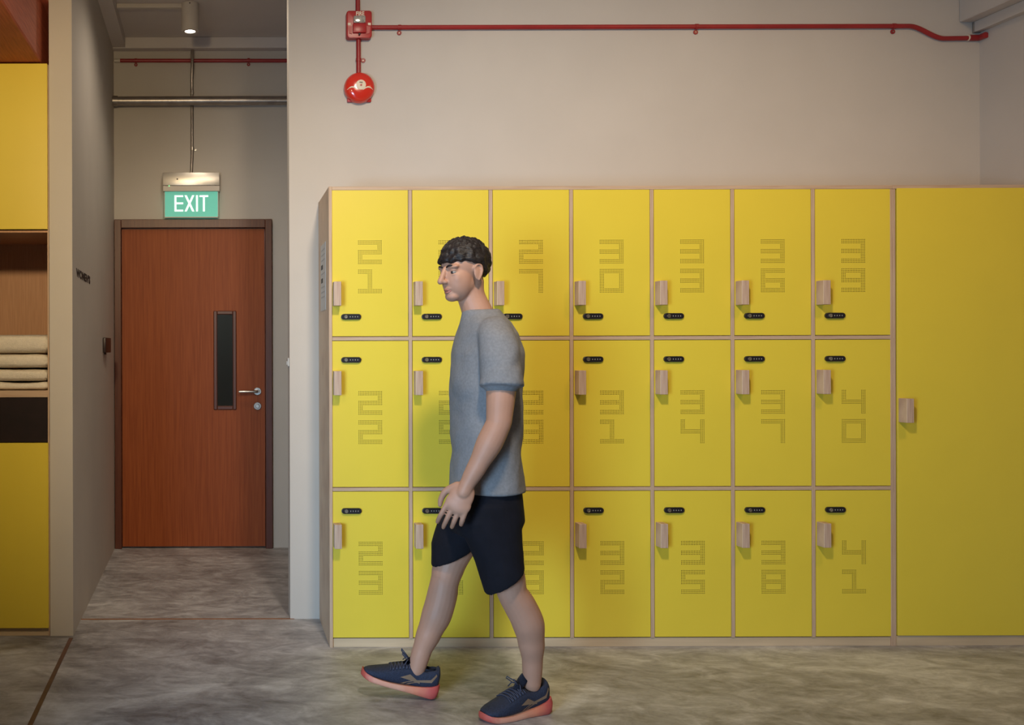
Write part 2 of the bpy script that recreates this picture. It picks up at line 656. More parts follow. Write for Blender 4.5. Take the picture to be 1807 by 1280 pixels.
# ------------------------------------------------------------------ door_1
door = bpy.data.objects.new('door_1', None)
C.objects.link(door)
door.location = ((DX0 + DX1) / 2, YF, 0)
door['kind'] = 'structure'
door['label'] = 'brown wood veneer door with narrow glass pane at the end of the corridor'
fw = X(215, YF) - DX0
lz = Z(403, YF)
FY0 = YF - 0.035
for nm, args in (('frame_jamb', (DX0, DX0 + fw, FY0, YF + 0.16, 0, DZ)),
                 ('frame_jamb', (DX1 - fw, DX1, FY0, YF + 0.16, 0, DZ)),
                 ('frame_head', (DX0 + fw, DX1 - fw, FY0, YF + 0.16, lz, DZ))):
    part(nm, nbox(*args, bev=0.003), M['frame_wood'], door)
# leaf with the opening for the pane
LX0, LX1 = DX0 + fw + 0.003, DX1 - fw - 0.003
LZ0, LZ1 = 0.012, lz - 0.006
LY0, LY1 = YF - 0.010, YF + 0.034
gx0, gx1 = X(383, YF), X(411, YF)
gz0, gz1 = Z(717, YF), Z(555, YF)
bm = bmesh.new()
box(bm, LX0, gx0, LY0, LY1, LZ0, LZ1)
box(bm, gx1, LX1, LY0, LY1, LZ0, LZ1)
box(bm, gx0, gx1, LY0, LY1, LZ0, gz0)
box(bm, gx0, gx1, LY0, LY1, gz1, LZ1)
leaf = part('door_leaf', bm, M['door_wood'], door)
bw = 0.024
for args in ((gx0 - bw, gx0 + 0.002, gz0 - bw, gz1 + bw, 0), (gx1 - 0.002, gx1 + bw, gz0 - bw, gz1 + bw, 0)):
    bm = nbox(args[0], args[1], LY0 - 0.012, LY0 + 0.02, args[2], args[3], 0.005)
    part('glazing_bead', bm, M['frame_wood'], leaf)
for z0, z1 in ((gz0 - bw, gz0 + 0.002), (gz1 - 0.002, gz1 + bw)):
    bm = nbox(gx0, gx1, LY0 - 0.010, LY0 + 0.02, z0, z1, 0.005)
    part('glazing_bead', bm, M['frame_wood'], leaf)
part('pane', nbox(gx0 + 0.0005, gx1 - 0.0005, YF + 0.008, YF + 0.014, gz0, gz1), M['glass'], leaf)
# lever handle and cylinder lock
hc = W(454, 691, LY0)
bm = bmesh.new()
lathe(bm, hc, (0, -1, 0), [(0, 0.0265), (0.007, 0.0265), (0.009, 0.024), (0.009, 0.012), (0.045, 0.0105)], 28)
part('handle_rose', bm, M['steel'], leaf)
bm = bmesh.new()
le = W(421, 693, LY0)
tube(bm, [hc + Vector((0, -0.03, 0)), hc + Vector((-0.002, -0.044, 0)), hc + Vector((-0.012, -0.052, 0)),
          Vector((le.x + 0.01, LY0 - 0.053, hc.z)), Vector((le.x, LY0 - 0.052, hc.z))], [0.0095, 0.0095, 0.0095, 0.0095, 0.008], 14)
part('lever', bm, M['steel'], leaf)
kc = W(454, 717, LY0)
bm = bmesh.new()
lathe(bm, kc, (0, -1, 0), [(0, 0.0265), (0.008, 0.0265), (0.010, 0.024), (0.010, 0.014)], 28)
part('lock_rose', bm, M['galv'], leaf)
bm = bmesh.new()
lathe(bm, kc + Vector((0, -0.010, 0)), (0, -1, 0), [(0, 0.013), (0.010, 0.013), (0.012, 0.011)], 20)
part('lock_cylinder', bm, M['steel'], leaf)

# ================================================================== LOCKER BANK
UX = lambda px: (px - CX) / 391.0           # locker front plane
UZ = lambda py: EYE - (py - CY) / 391.0
TP = 0.0165
xs0 = UX(580.5)                              # outer left
colL = [UX(586.0 + 142.2 * i) for i in range(7)]
door_w = UX(720.5) - UX(586.0)
top = UZ(330.0)
rowsZ = [(UZ(594.2), UZ(336.4)), (UZ(860.4), UZ(602.6)), (UZ(1126.4), UZ(868.6))]
xs1 = UX(1575.5)
yb = YW - 0.004
bank = thing('locker_bank', 'bank of 21 numbered yellow locker doors in a plywood carcass', 'lockers', ((xs0 + xs1) / 2, (YL + YW) / 2, 0))
part('side_panel', nbox(xs0, xs0 + 0.0145, YL - 0.004, yb, 0, top, 0.0012), M['ply_x'], bank)
part('side_panel', nbox(xs1 - 0.0105, xs1, YL, yb, 0.0, top - 0.017, 0.001), M['ply_x'], bank)
part('top_panel', nbox(xs0 + 0.0145, xs1, YL - 0.001, yb, top - 0.0165, top, 0.001), M['ply_z'], bank)
part('plinth', nbox(xs0 + 0.0148, xs1, YL + 0.006, YL + 0.024, 0, UZ(1128.2), 0.001), M['ply_face'], bank)
part('back_panel', nbox(xs0 + 0.0145, xs1 - 0.0105, yb - 0.012, yb - 0.0005, 0.05, top - 0.017), M['dark_inside'], bank)
for i in range(6):
    x0 = colL[i] + door_w + 0.0022
    x1 = colL[i + 1] - 0.0022
    part('divider', nbox(x0, x1, YL, yb - 0.012, UZ(1128), top - 0.0168, 0.0008), M['ply_x'], bank)
for i in range(7):
    x0 = colL[i] - 0.0020 if i else xs0 + 0.0145
    x1 = colL[i] + door_w + 0.0020 if i < 6 else xs1 - 0.0105
    for k in range(2):
        z1 = rowsZ[k][0] - 0.0030
        z0 = rowsZ[k + 1][1] + 0.0022
        part('shelf', nbox(x0, x1, YL + 0.0004, yb - 0.012, z0, z1, 0.0008), M['ply_z'], bank)
    part('bottom_shelf', nbox(x0, x1, YL + 0.024, yb - 0.012, UZ(1128) - 0.02, UZ(1128.4)), M['ply_z'], bank)

# digits: 15 x 15 dots, strokes three dots wide
SEG = {'t': (0, 14, 0, 2), 'm': (0, 14, 6, 8), 'b': (0, 14, 12, 14),
       'tl': (0, 2, 0, 8), 'bl': (0, 2, 6, 14), 'tr': (12, 14, 0, 8), 'br': (12, 14, 6, 14)}
DIG = {'0': ['t', 'b', 'tl', 'bl', 'tr', 'br'], '2': ['t', 'tr', 'm', 'bl', 'b'], '3': ['t', 'tr', 'm', 'br', 'b'],
       '4': ['tl', 'm', 'tr', 'br'], '5': ['t', 'tl', 'm', 'br', 'b'], '6': ['t', 'tl', 'bl', 'm', 'br', 'b'],
       '7': ['t', 'tr', 'br'], '8': ['t', 'tl', 'bl', 'tr', 'br', 'm', 'b'], '9': ['t', 'tl', 'tr', 'br', 'm', 'b']}


def dots(num):
    s = set()
    for di, ch in enumerate(num):
        off = di * 18
        rects = [(0, 8, 0, 2), (6, 8, 0, 14), (0, 14, 12, 14)] if ch == '1' else [SEG[q] for q in DIG[ch]]
        for c0, c1, r0, r1 in rects:
            for c in range(c0, c1 + 1):
                for r in range(r0, r1 + 1):
                    s.add((c, r + off))
    return s


PIT = 2.865 / 391.0
HR = 0.00205
DT = 0.018


def door_meshes(num, w, h):
    """door origin: lower left front corner; front faces -y, plate thickness DT"""
    S = dots(num)
    gx = (632.0 - 586.0 - 0.3) / 391.0
    gz = h - (425.0 - 336.4 - 0.6) / 391.0
    bm = bmesh.new()
    hb = bmesh.new()
    cache = {}

    def V(x, z, y=0.0):
        k = (round(x, 6), round(z, 6), y)
        if k not in cache:
            cache[k] = bm.verts.new((x, y, z))
        return cache[k]

    def quad(x0, x1, z0, z1):
        bm.faces.new((V(x0, z0), V(x1, z0), V(x1, z1), V(x0, z1)))
    nx, nz = 15, 33
    x0, x1 = gx, gx + nx * PIT
    z1, z0 = gz, gz - nz * PIT
    quad(0, w, z1, h)
    quad(0, w, 0, z0)
    quad(0, x0, z0, z1)
    quad(x1, w, z0, z1)
    for r in range(nz):
        run = None
        for c in range(nx + 1):
            hole = (c, r) in S
            if c < nx and not hole:
                if run is None:
                    run = c
            else:
                if run is not None:
                    quad(x0 + run * PIT, x0 + c * PIT, z1 - (r + 1) * PIT, z1 - r * PIT)
                    run = None
            if c < nx and hole:
                ax, bx = x0 + c * PIT, x0 + (c + 1) * PIT
                az, bz = z1 - (r + 1) * PIT, z1 - r * PIT
                mx, mz = (ax + bx) / 2, (az + bz) / 2
                ring = [V(mx + HR * math.cos(k * math.pi / 4), mz + HR * math.sin(k * math.pi / 4)) for k in range(8)]
                cor = [V(bx, bz), V(ax, bz), V(ax, az), V(bx, az)]       # at 45,135,225,315 degrees
                for k in range(4):
                    c0, c1 = cor[k], cor[(k + 1) % 4]
                    o0, om, o1 = ring[2 * k + 1], ring[(2 * k + 2) % 8], ring[(2 * k + 3) % 8]
                    bm.faces.new((c0, c1, o1, om))
                    bm.faces.new((c0, om, o0))
                hr = [hb.verts.new((mx + HR * math.cos(k * math.pi / 4), 0.0002, mz + HR * math.sin(k * math.pi / 4))) for k in range(8)]
                hd = [hb.verts.new((mx + HR * math.cos(k * math.pi / 4), 0.0040, mz + HR * math.sin(k * math.pi / 4))) for k in range(8)]
                for k in range(8):
                    hb.faces.new((hr[k], hd[k], hd[(k + 1) % 8], hr[(k + 1) % 8]))
                hb.faces.new(hd)
    # sides and back
    c = [V(0, 0), V(w, 0), V(w, h), V(0, h)]
    bk = [bm.verts.new((p[0], DT, p[1])) for p in ((0, 0), (w, 0), (w, h), (0, h))]
    for k in range(4):
        bm.faces.new((c[k], c[(k + 1) % 4], bk[(k + 1) % 4], bk[k]))
    bm.faces.new(bk)
    bm.normal_update()
    for f in bm.faces:
        if abs(f.normal.y) > 0.9 and f.calc_center_median().y < 0.001 and f.normal.y > 0:
            f.normal_flip()
    dme = bpy.data.meshes.new('door')
    bm.to_mesh(dme); bm.free()
    dme.materials.append(M['yellow'])
    hme = bpy.data.meshes.new('number_perforation')
    hb.to_mesh(hme)
    hb.free()
    hme.materials.append(M['hole'])
    return dme, hme


# shared sub-part meshes
HW, HP, HH = 0.0325, 0.056, 0.108


def handle_mesh():
    bm = nbox(0, HW, -HP, -0.0003, -HH / 2, HH / 2, 0.0016, 2)
    return mesh_from(bm, 'handle', M['ply_handle'])


def pill(w, h, t, n=12):
    bm = bmesh.new()
    r = h / 2
    pts = []
    for k in range(n + 1):
        a_ = -math.pi / 2 + math.pi * k / n
        pts.append((w / 2 - r + r * math.cos(a_), r * math.sin(a_)))
    for k in range(n + 1):
        a_ = math.pi / 2 + math.pi * k / n
        pts.append((-(w / 2 - r) + r * math.cos(a_), r * math.sin(a_)))
    prism(bm, pts, -t, -0.0003)
    es = [e for e in bm.edges if all(abs(v.co.y + t) < 1e-6 for v in e.verts)]
    bmesh.ops.bevel(bm, geom=es, offset=0.0018, segments=2, affect='EDGES', profile=0.5)
    return bm


handle_me = handle_mesh()
lock_me = mesh_from(pill(0.0905, 0.0255, 0.010), 'lock', M['black_plastic'])
bm = bmesh.new()
lathe(bm, (0, 0, 0), (0, -1, 0), [(0, 0.0080), (0.005, 0.0080), (0.0062, 0.0070), (0.0062, 0.0036), (0.0048, 0.0030)], 20)
dial_me = mesh_from(bm, 'lock_dial', M['steel'])
bm = bmesh.new()
for k in range(4):
    box(bm, 0.0 + k * 0.0112, 0.0030 + k * 0.0112, -0.0009, 0.0, -0.0026, 0.0026)
digits_me = mesh_from(bm, 'lock_wheels', M['grey_print'])

ORD = ['first', 'second', 'third', 'fourth', 'fifth', 'sixth', 'seventh']
for i in range(7):
    for r in range(3):
        num = str(21 + 3 * i + r)
        z0, z1 = rowsZ[r]
        h = z1 - z0
        dme, hme = door_meshes(num, door_w, h)
        base = Vector((colL[i], YL + 0.0012, z0))
        dr = obj('door', dme, bank, base)
        dr['label'] = 'yellow locker door perforated with the number ' + num
        obj('number_perforation', hme, dr, base)['kind'] = 'stuff'
        if r == 0:
            hz = z1 - (520 - 336.4) / 391.0
            kz = z1 - (560 - 336.4) / 391.0
        elif r == 1:
            kz = z1 - (636 - 602.6) / 391.0
            hz = z1 - (676.5 - 602.6) / 391.0
        else:
            kz = z1 - (902.5 - 868.6) / 391.0
            hz = z1 - (944.5 - 868.6) / 391.0
        obj('handle', handle_me, dr, (colL[i] + 0.0035, base.y, hz))
        lx = colL[i] + (619.5 - 586) / 391.0
        obj('lock', lock_me, dr, (lx, base.y, kz))
        obj('lock_dial', dial_me, dr, (lx - 0.024, base.y - 0.0101, kz))
        obj('lock_wheels', digits_me, dr, (lx - 0.006, base.y - 0.0100, kz))

# ------------------------------------------------------------------ tall cabinet to the right
tx0, tx1 = xs1 + 0.0006, XR - 0.004
tall = thing('tall_cabinet', 'tall plain yellow cabinet at the right end of the lockers', 'cabinet', ((tx0 + tx1) / 2, (YL + YW) / 2, 0))
part('side_panel', nbox(tx0, tx0 + 0.0125, YL, yb, 0, top - 0.017, 0.001), M['ply_x'], tall)
part('side_panel', nbox(tx1 - 0.0165, tx1, YL, yb, 0, top - 0.017, 0.001), M['ply_x'], tall)
part('top_panel', nbox(tx0, tx1, YL - 0.001, yb, top - 0.0165, top, 0.001), M['ply_z'], tall)
part('plinth', nbox(tx0 + 0.0008, tx1 - 0.0168, YL + 0.006, YL + 0.024, 0, UZ(1126.2), 0.001), M['ply_face'], tall)
part('back_panel', nbox(tx0 + 0.0125, tx1 - 0.0165, yb - 0.012, yb - 0.0005, 0.05, top - 0.017), M['dark_inside'], tall)
td0, td1 = UX(1583.0), tx1 - 0.0185
tdoor = part('door', nbox(td0, td1, YL - 0.002, YL + 0.016, UZ(1125.2), UZ(335.4), 0.0008), M['yellow'], tall)
obj('handle', handle_me, tdoor, (td0 + 0.0035, YL - 0.0023, UZ(727)))

# small grey notice stuck on the left side panel of the lockers
ny0 = YL + 0.125
nz0, nz1 = Z(549, YL + 0.25), Z(432, YL + 0.25)
notice = tag(part('notice_card', nbox(xs0 - 0.0022, xs0 - 0.0002, ny0, ny0 + 0.23, nz0, nz1), M['notice']),
             'grey printed notice card on the plywood side of the lockers', 'notice')
zz = nz1 - 0.025
for k in range(9):
    hgt = 0.022 if k in (3, 5) else 0.006
    part('printed_line', nbox(xs0 - 0.0027, xs0 - 0.0022, ny0 + (0.12 if k in (3, 5) else 0.03), ny0 + 0.20, zz - hgt, zz),
         M['black_print'] if k in (3, 5) else M['grey_print'], notice)
    zz -= hgt + 0.018

# ================================================================== TOWEL CABINET ON THE LEFT
kx0, kx1 = -1.42, X(87.2, YC) - 0.001
ck = thing('towel_cabinet', 'yellow cabinet with open towel niche beside the column', 'cabinet', ((kx0 + kx1) / 2, YC + 0.3, 0))
kz = lambda py: Z(py, YC)
kd = 0.56
st = 0.0075
part('side_panel', nbox(kx1 - st, kx1, YC + 0.0, YC + kd, 0.0, kz(113.5), 0.0008), M['ply_x'], ck)
part('side_panel', nbox(kx0, kx0 + 0.016, YC, YC + kd, 0.0, kz(113.5), 0.0008), M['ply_x'], ck)
part('back_panel', nbox(kx0 + 0.016, kx1 - st, YC + kd - 0.012, YC + kd, 0.03, kz(113.5)), M['veneer'], ck)
part('niche_top', nbox(kx0 + 0.016, kx1 - st, YC + 0.002, YC + kd - 0.012, kz(409.5), kz(405.5)), M['veneer'], ck)
part('shelf', nbox(kx0 + 0.016, kx1 - st, YC, YC + kd - 0.012, kz(700.5), kz(688.8), 0.0008), M['ply_z'], ck)
part('top_panel', nbox(kx0 + 0.016, kx1 - st, YC + 0.02, YC + kd - 0.012, kz(119), kz(113.6)), M['ply_z'], ck)
part('plinth', nbox(kx0 + 0.016, kx1 - st, YC + 0.004, YC + 0.02, 0, kz(1107.3), 0.001), M['ply_face'], ck)
d1 = part('door', nbox(kx0 + 0.002, kx1 - 0.0035, YC - 0.018, YC - 0.0006, kz(404.5), kz(113.2), 0.0008), M['yellow'], ck)
d1['label'] = 'upper yellow cabinet door'
part('dark_panel', nbox(kx0 + 0.016, kx1 - st - 0.001, YC + 0.006, YC + 0.022, kz(780), kz(701.5)), M['dark_panel'], ck)
d2 = part('door', nbox(kx0 + 0.002, kx1 - 0.0035, YC - 0.018, YC - 0.0006, kz(1106.3), kz(780.8), 0.0008), M['yellow'], ck)
d2['label'] = 'lower yellow cabinet door'


# folded towels
def towel(px1, py0, py1, seed, name_label):
    """soft folded slab with a rolled front edge"""
    z0, z1 = kz(py1), kz(py0)
    x1, x0 = X(px1, YC) - 0.0055, X(px1, YC) - 0.36
    y0, y1 = YC + 0.025, YC + 0.37
    bm = bmesh.new()
    nxs, nys = 22, 20
    z0 += 0.0015
    h = z1 - z0
    n_ring = 18
    rows = []
    for ix in range(nxs + 1):
        u = ix / nxs
        x = x0 + (x1 - x0) * u
        endf = min(1.0, min(u, 1 - u) * 9 + 0.74)
        ring = []
        for k in range(n_ring * 2):
            # rounded rectangle section in y,z
            a_ = 2 * math.pi * k / (n_ring * 2)
            ca, sa = math.cos(a_), math.sin(a_)
            yy = (y0 + y1) / 2 + (y1 - y0) / 2 * math.copysign(abs(ca) ** 0.30, ca)
            zz_ = (z0 + z1) / 2 + h / 2 * endf * math.copysign(abs(sa) ** 0.55, sa)
            nv = noise.noise(Vector((x * 7 + seed * 9.1, yy * 5, zz_ * 6 + seed)))
            n2 = noise.noise(Vector((x * 26 + seed * 3.1, yy * 22, zz_ * 40)))
            top_f = max(0.0, sa)
            ring.append(bm.verts.new((x + n2 * 0.003, yy + nv * 0.006 + n2 * 0.002,
                                      min(z1 - 0.0004, max(z0, zz_ + top_f * (nv * 0.010 - 0.003) + n2 * 0.0018 * (0.3 + top_f))))))
        rows.append(ring)
    for r0, r1 in zip(rows, rows[1:]):
        m_ = len(r0)
        for k in range(m_):
            bm.faces.new((r0[k], r0[(k + 1) % m_], r1[(k + 1) % m_], r1[k]))
    bm.faces.new(rows[0])
    bm.faces.new(rows[-1])
    o = part('towel', bm, M['towel'], ang=80)
    tag(o, name_label, 'towel', 'folded towels in the niche')


towel(84.8, 588.2, 623.2, 1, 'topmost and thickest folded cream towel in the cabinet niche')
towel(84.6, 623.2, 649.4, 2, 'folded cream towel second from the top of the stack')
towel(83.4, 649.4, 673.2, 3, 'folded cream towel third from the top of the stack')
towel(84.4, 673.2, 688.8, 4, 'lowest folded cream towel lying directly on the plywood shelf')

# ================================================================== FIRE ALARM GEAR
def saddle(parent, c, along, r, drop, m):
    """pipe clip: half band with one screw ear. along = pipe direction, drop = ear direction"""
    along = Vector(along).normalized()
    drop = Vector(drop).normalized()
    bm = bmesh.new()
    tube(bm, [c - along * 0.0075, c + along * 0.0075], r + 0.0022, 16)
    e = c + drop * (r + 0.013)
    out = Vector((0, -1, 0))
    yw = c.y + r
    lathe(bm, Vector((e.x, yw, e.z)), out, [(0, 0.0115), (0.004, 0.0115), (0.005, 0.0105)], 16)
    cl = part('clip', bm, m, parent)
    bm = bmesh.new()
    lathe(bm, Vector((e.x, yw - 0.005, e.z)), out, [(0, 0.004), (0.0022, 0.0035), (0.003, 0.0)], 10)
    part('screw', bm, M['galv'], cl)


RP = 0.0115
yp = YW - RP - 0.0005
sb = W(633.5, 48, YW)
# strobe box
stb = thing('fire_strobe', 'square red fire strobe box with clear lens on the wall', 'alarm', (sb.x, YW, sb.z))
bw2, bh2 = 0.063, 0.068
bm = nbox(sb.x - bw2, sb.x + bw2, YW - 0.042, YW - 0.0005, sb.z - bh2, sb.z + bh2)
ed = [e for e in bm.edges if abs(e.verts[0].co.y - e.verts[1].co.y) > 0.02]
bmesh.ops.bevel(bm, geom=ed, offset=0.014, segments=4, affect='EDGES', profile=0.5)
ed = [e for e in bm.edges if all(v.co.y < YW - 0.041 for v in e.verts)]
bmesh.ops.bevel(bm, geom=ed, offset=0.006, segments=3, affect='EDGES', profile=0.5)
part('housing', bm, M['red_box'], stb)
bm = nbox(sb.x - 0.033, sb.x + 0.033, YW - 0.056, YW - 0.040, sb.z - 0.046, sb.z + 0.001, 0.004, 2)
part('sounder_cover', bm, M['red_box'], stb)
bm = bmesh.new()
lathe(bm, (sb.x, YW - 0.0555, sb.z - 0.052), (0, -1, 0), [(-0.015, 0.005), (0.0, 0.005), (0.001, 0.003)], 12)
part('screw', bm, M['black_plastic'], stb)
bm = nbox(sb.x - 0.030, sb.x + 0.030, YW - 0.058, YW - 0.0425, sb.z + 0.002, sb.z + 0.039, 0.007, 3)
part('strobe_lens', bm, M['lens'], stb)
for s in (-1, 1):
    bm = nbox(sb.x + s * 0.050 - 0.007, sb.x + s * 0.050 + 0.007, YW - 0.0435, YW - 0.0418, sb.z - 0.006, sb.z + 0.006)
    part('rating_mark', bm, M['cream'], stb)
    bm = bmesh.new()
    prism(bm, [(sb.x + s * 0.036, sb.z - 0.050), (sb.x + s * 0.050, sb.z - 0.046), (sb.x + s * 0.055, sb.z - 0.014), (sb.x + s * 0.036, sb.z - 0.010)], YW - 0.047, YW - 0.041)
    part('side_rib', bm, M['red_box'], stb)
me = text_mesh('lettering', 'FIRE', 0.0270, M['cream'], 0.0006, 0.0008, 0.86)
me.transform(FACE_CAM)
obj('lettering', me, stb, (sb.x + 0.004, YW - 0.0428, sb.z + 0.0515))
# bell
bc = W(636.5, 153.5, YW - 0.045)
bell = thing('fire_bell', 'round red fire bell with cream centre disc on the wall', 'bell', (bc.x, YW, bc.z))
bm = bmesh.new()
R = 0.0765
prof = [(0.012, R - 0.004), (0.014, R), (0.020, R), (0.024, R * 0.985)]
for k in range(1, 11):
    a_ = k / 10 * math.pi / 2
    prof.append((0.024 + 0.034 * math.sin(a_), max(R * 0.985 * math.cos(a_) ** 0.62, 0.0) if k < 10 else 0.0))
lathe(bm, (bc.x, YW, bc.z), (0, -1, 0), prof, 56)
part('gong', bm, M['red_bell'], bell)


def dome_y(dx, dz):
    r = math.hypot(dx, dz)
    q = min(1.0, r / (R * 0.985))
    c_ = q ** (1 / 0.62)
    return YW - (0.024 + 0.034 * math.sqrt(max(0, 1 - c_ * c_)))


bm = bmesh.new()
lathe(bm, (bc.x + 0.003, dome_y(0, 0) + 0.003, bc.z + 0.006), (0, -1, 0), [(0, 0.0245), (0.0045, 0.0245), (0.0052, 0.022)], 32)
part('centre_disc', bm, M['cream'], bell)
bm = bmesh.new()
lathe(bm, (bc.x + 0.003, dome_y(0, 0) - 0.0022, bc.z + 0.004), (0, -1, 0), [(0, 0.0055), (0.0025, 0.0050), (0.0032, 0.0)], 16)
part('centre_bolt', bm, M['red_box'], bell)
me = text_mesh('lettering', 'FIRE', 0.0085, M['black_print'], 0.0003, 0.0003)
me.transform(FACE_CAM)
obj('lettering', me, bell, (bc.x + 0.003, dome_y(0, 0) - 0.0028, bc.z + 0.0165))
for s in (-1, 1):       # painted swoosh either side of the disc
    bm = bmesh.new()
    prev = None
    for k in range(17):
        t = k / 16
        dx = s * (0.012 + 0.052 * t)
        dz = -0.020 + 0.018 * math.sin(t * math.pi * 0.86) ** 1.0 - 0.004 * t
        hw = 0.0024 * (0.55 + 0.9 * math.sin(math.pi * min(1, t * 1.05)))
        pa = bm.verts.new((bc.x + dx, dome_y(dx, dz + hw) - 0.0009, bc.z + dz + hw))
        pb = bm.verts.new((bc.x + dx, dome_y(dx, dz - hw) - 0.0009, bc.z + dz - hw))
        if prev:
            bm.faces.new((prev[0], prev[1], pb, pa))
        prev = (pa, pb)
    part('painted_swoosh', bm, M['cream'], bell)
bm = nbox(bc.x - 0.060, bc.x + 0.060, YW - 0.016, YW - 0.0005, bc.z - 0.069, bc.z - 0.045, 0.004, 2)
part('base_bracket', bm, M['red_box'], bell)
bm = bmesh.new()
lathe(bm, (bc.x, YW - 0.0005, bc.z), (0, -1, 0), [(0, 0.060), (0.013, 0.060)], 32)
part('back_box', bm, M['red_box'], bell)

# red conduits on the wall
zp = Z(49.3, yp)
cd = thing('red_conduit', 'long red fire conduit running across the wall to the right corner', 'pipe', (X(1100, yp), YW, zp))
pts = [Vector((sb.x + bw2 - 0.003, yp, zp)), W(1300, 50.6, yp), W(1605, 51.2, yp)]
pts[1].z = pts[2].z = zp
c0 = pts[2].copy()
for t in range(1, 17):      # soft offset bend down towards the corner
    u = t / 16
    s_ = u * u * (3 - 2 * u)
    pts.append(Vector((c0.x + u * (X(1668, yp) - c0.x), yp, zp - s_ * (zp - Z(71.3, yp)))))
xend = XR - 0.030
pts.append(Vector((X(1700, yp), yp, Z(71.0, yp))))
pts.append(Vector((xend, yp, Z(70.5, yp))))
bm = bmesh.new()
tube(bm, pts, RP, 18)
part('pipe', bm, M['red_pipe'], cd)
for px in (706.5, 1230.5, 1579):
    c_ = W(px, 50, yp)
    c_.z = zp
    saddle(cd, c_, (1, 0, 0), RP, (0, 0, -1), M['red_pipe'])
bm = bmesh.new()
zc_ = Z(70.3, yp)
tube(bm, [Vector((xend - 0.035, yp, zc_)), Vector((xend + 0.008, yp, zc_)), Vector((xend + 0.016, yp - 0.004, zc_)),
          Vector((xend + 0.018, yp - 0.012, zc_)), Vector((xend + 0.018, yp - 0.045, zc_))], RP + 0.0035, 18)
part('elbow', bm, M['red_pipe'], cd)
bm = bmesh.new()
tube(bm, [Vector((xend - 0.040, yp, zc_)), Vector((xend - 0.035, yp, zc_))], RP + 0.0042, 18)
part('paint_ring', bm, M['cream'], cd)
xv = X(634, yp)
cd2 = tag(part('red_conduit', (lambda b: (tube(b, [Vector((xv, yp, bc.z + 0.055)), Vector((xv, yp, sb.z - bh2 + 0.003))], RP, 18), b)[1])(bmesh.new()), M['red_pipe']),
          'short vertical red conduit between fire strobe and bell', 'pipe')
saddle(cd2, W(634, 106.5, yp), (0, 0, 1), RP, (1, 0, 0), M['red_pipe'])
tag(part('red_conduit', (lambda b: (tube(b, [Vector((X(633, yp), yp, sb.z + bh2 - 0.003)), Vector((X(633, yp), yp, ROOMC - 0.001))], RP, 18), b)[1])(bmesh.new()), M['red_pipe']),
    'vertical red conduit rising from the fire strobe to the ceiling', 'pipe')

# ================================================================== CORRIDOR FITTINGS
RP2 = 0.0125
y2 = YF - RP2 - 0.0005
z2 = Z(106.5, y2)
rc = thing('red_conduit', 'dim red conduit high on the corridor end wall', 'pipe', (X(340, y2), YF, z2))
bm = bmesh.new()
tube(bm, [Vector((XL1 + 0.045, y2, z2)), Vector((2.19, y2, z2 - 0.01))], RP2, 16)
part('pipe', bm, M['red_pipe'], rc)
bm = bmesh.new()
tube(bm, [Vector((XL1 + 0.003, y2, z2)), Vector((XL1 + 0.045, y2, z2))], RP2 * 0.97, 16)
part('unpainted_end', bm, M['white_metal'], rc)
for px in (241, 440):
    saddle(rc, Vector((X(px, y2), y2, z2)), (1, 0, 0), RP2, (0, 0, -1), M['red_pipe'])

R3 = 0.0305
y3 = YF - R3 - 0.055
z3 = Z(177.8, y3)
gp = thing('steel_pipe', 'thick grey steel pipe crossing the corridor above the exit sign', 'pipe', (X(350, y3), y3, z3))
bm = bmesh.new()
xw = lambda Y: XL0 + (XL1 - XL0) * (Y - YC) / (YF - YC)
tube(bm, [Vector((xw(y3) + 0.002, y3, z3)), Vector((2.19, y3, z3))], R3, 24)
part('pipe', bm, M['galv'], gp)
bm = bmesh.new()
tube(bm, [Vector((xw(y3) + 0.002, y3, z3)), Vector((xw(y3) + 0.035, y3, z3))], R3 + 0.005, 24)
part('collar', bm, M['galv'], gp)

R4 = 0.0105
y4 = YF - R4 - 0.0005
vc = thing('steel_conduit', 'thin vertical steel conduit feeding the exit sign', 'pipe', (X(340, y4), YF, Z(303, y4)))
bm = bmesh.new()
yfr = YF - 0.013 - 0.029
tube(bm, [Vector((X(340.5, yfr), yfr + 0.012, ZC - 0.072)), Vector((X(340.5, yfr), yfr, Z(98, yfr))), Vector((X(340.5, yfr), yfr, Z(120, yfr))),
          Vector((X(340, y4), y4 - 0.008, Z(142, y4))), Vector((X(340, y4), y4, Z(165, y4))), Vector((X(340, y4), y4, Z(270, y4))),
          Vector((X(339.5, y4), y4, Z(285, y4))), Vector((X(338.5, y4), y4, Z(305, y4)))], R4, 14)
part('pipe', bm, M['galv'], vc)
for py in (163, 262.5):
    c_ = W(340.2, py, y4)
    bm = bmesh.new()
    tube(bm, [c_ - Vector((0, 0, 0.012)), c_ + Vector((0, 0, 0.012))], R4 + 0.003, 14)
    part('coupling', bm, M['steel'], vc)
bm = bmesh.new()
c_ = W(346, 264, y4)
lathe(bm, Vector((c_.x, YF - 0.0005, c_.z)), (0, -1, 0), [(0, 0.008), (0.005, 0.008), (0.007, 0.0)], 12)
part('screw', bm, M['steel'], vc)

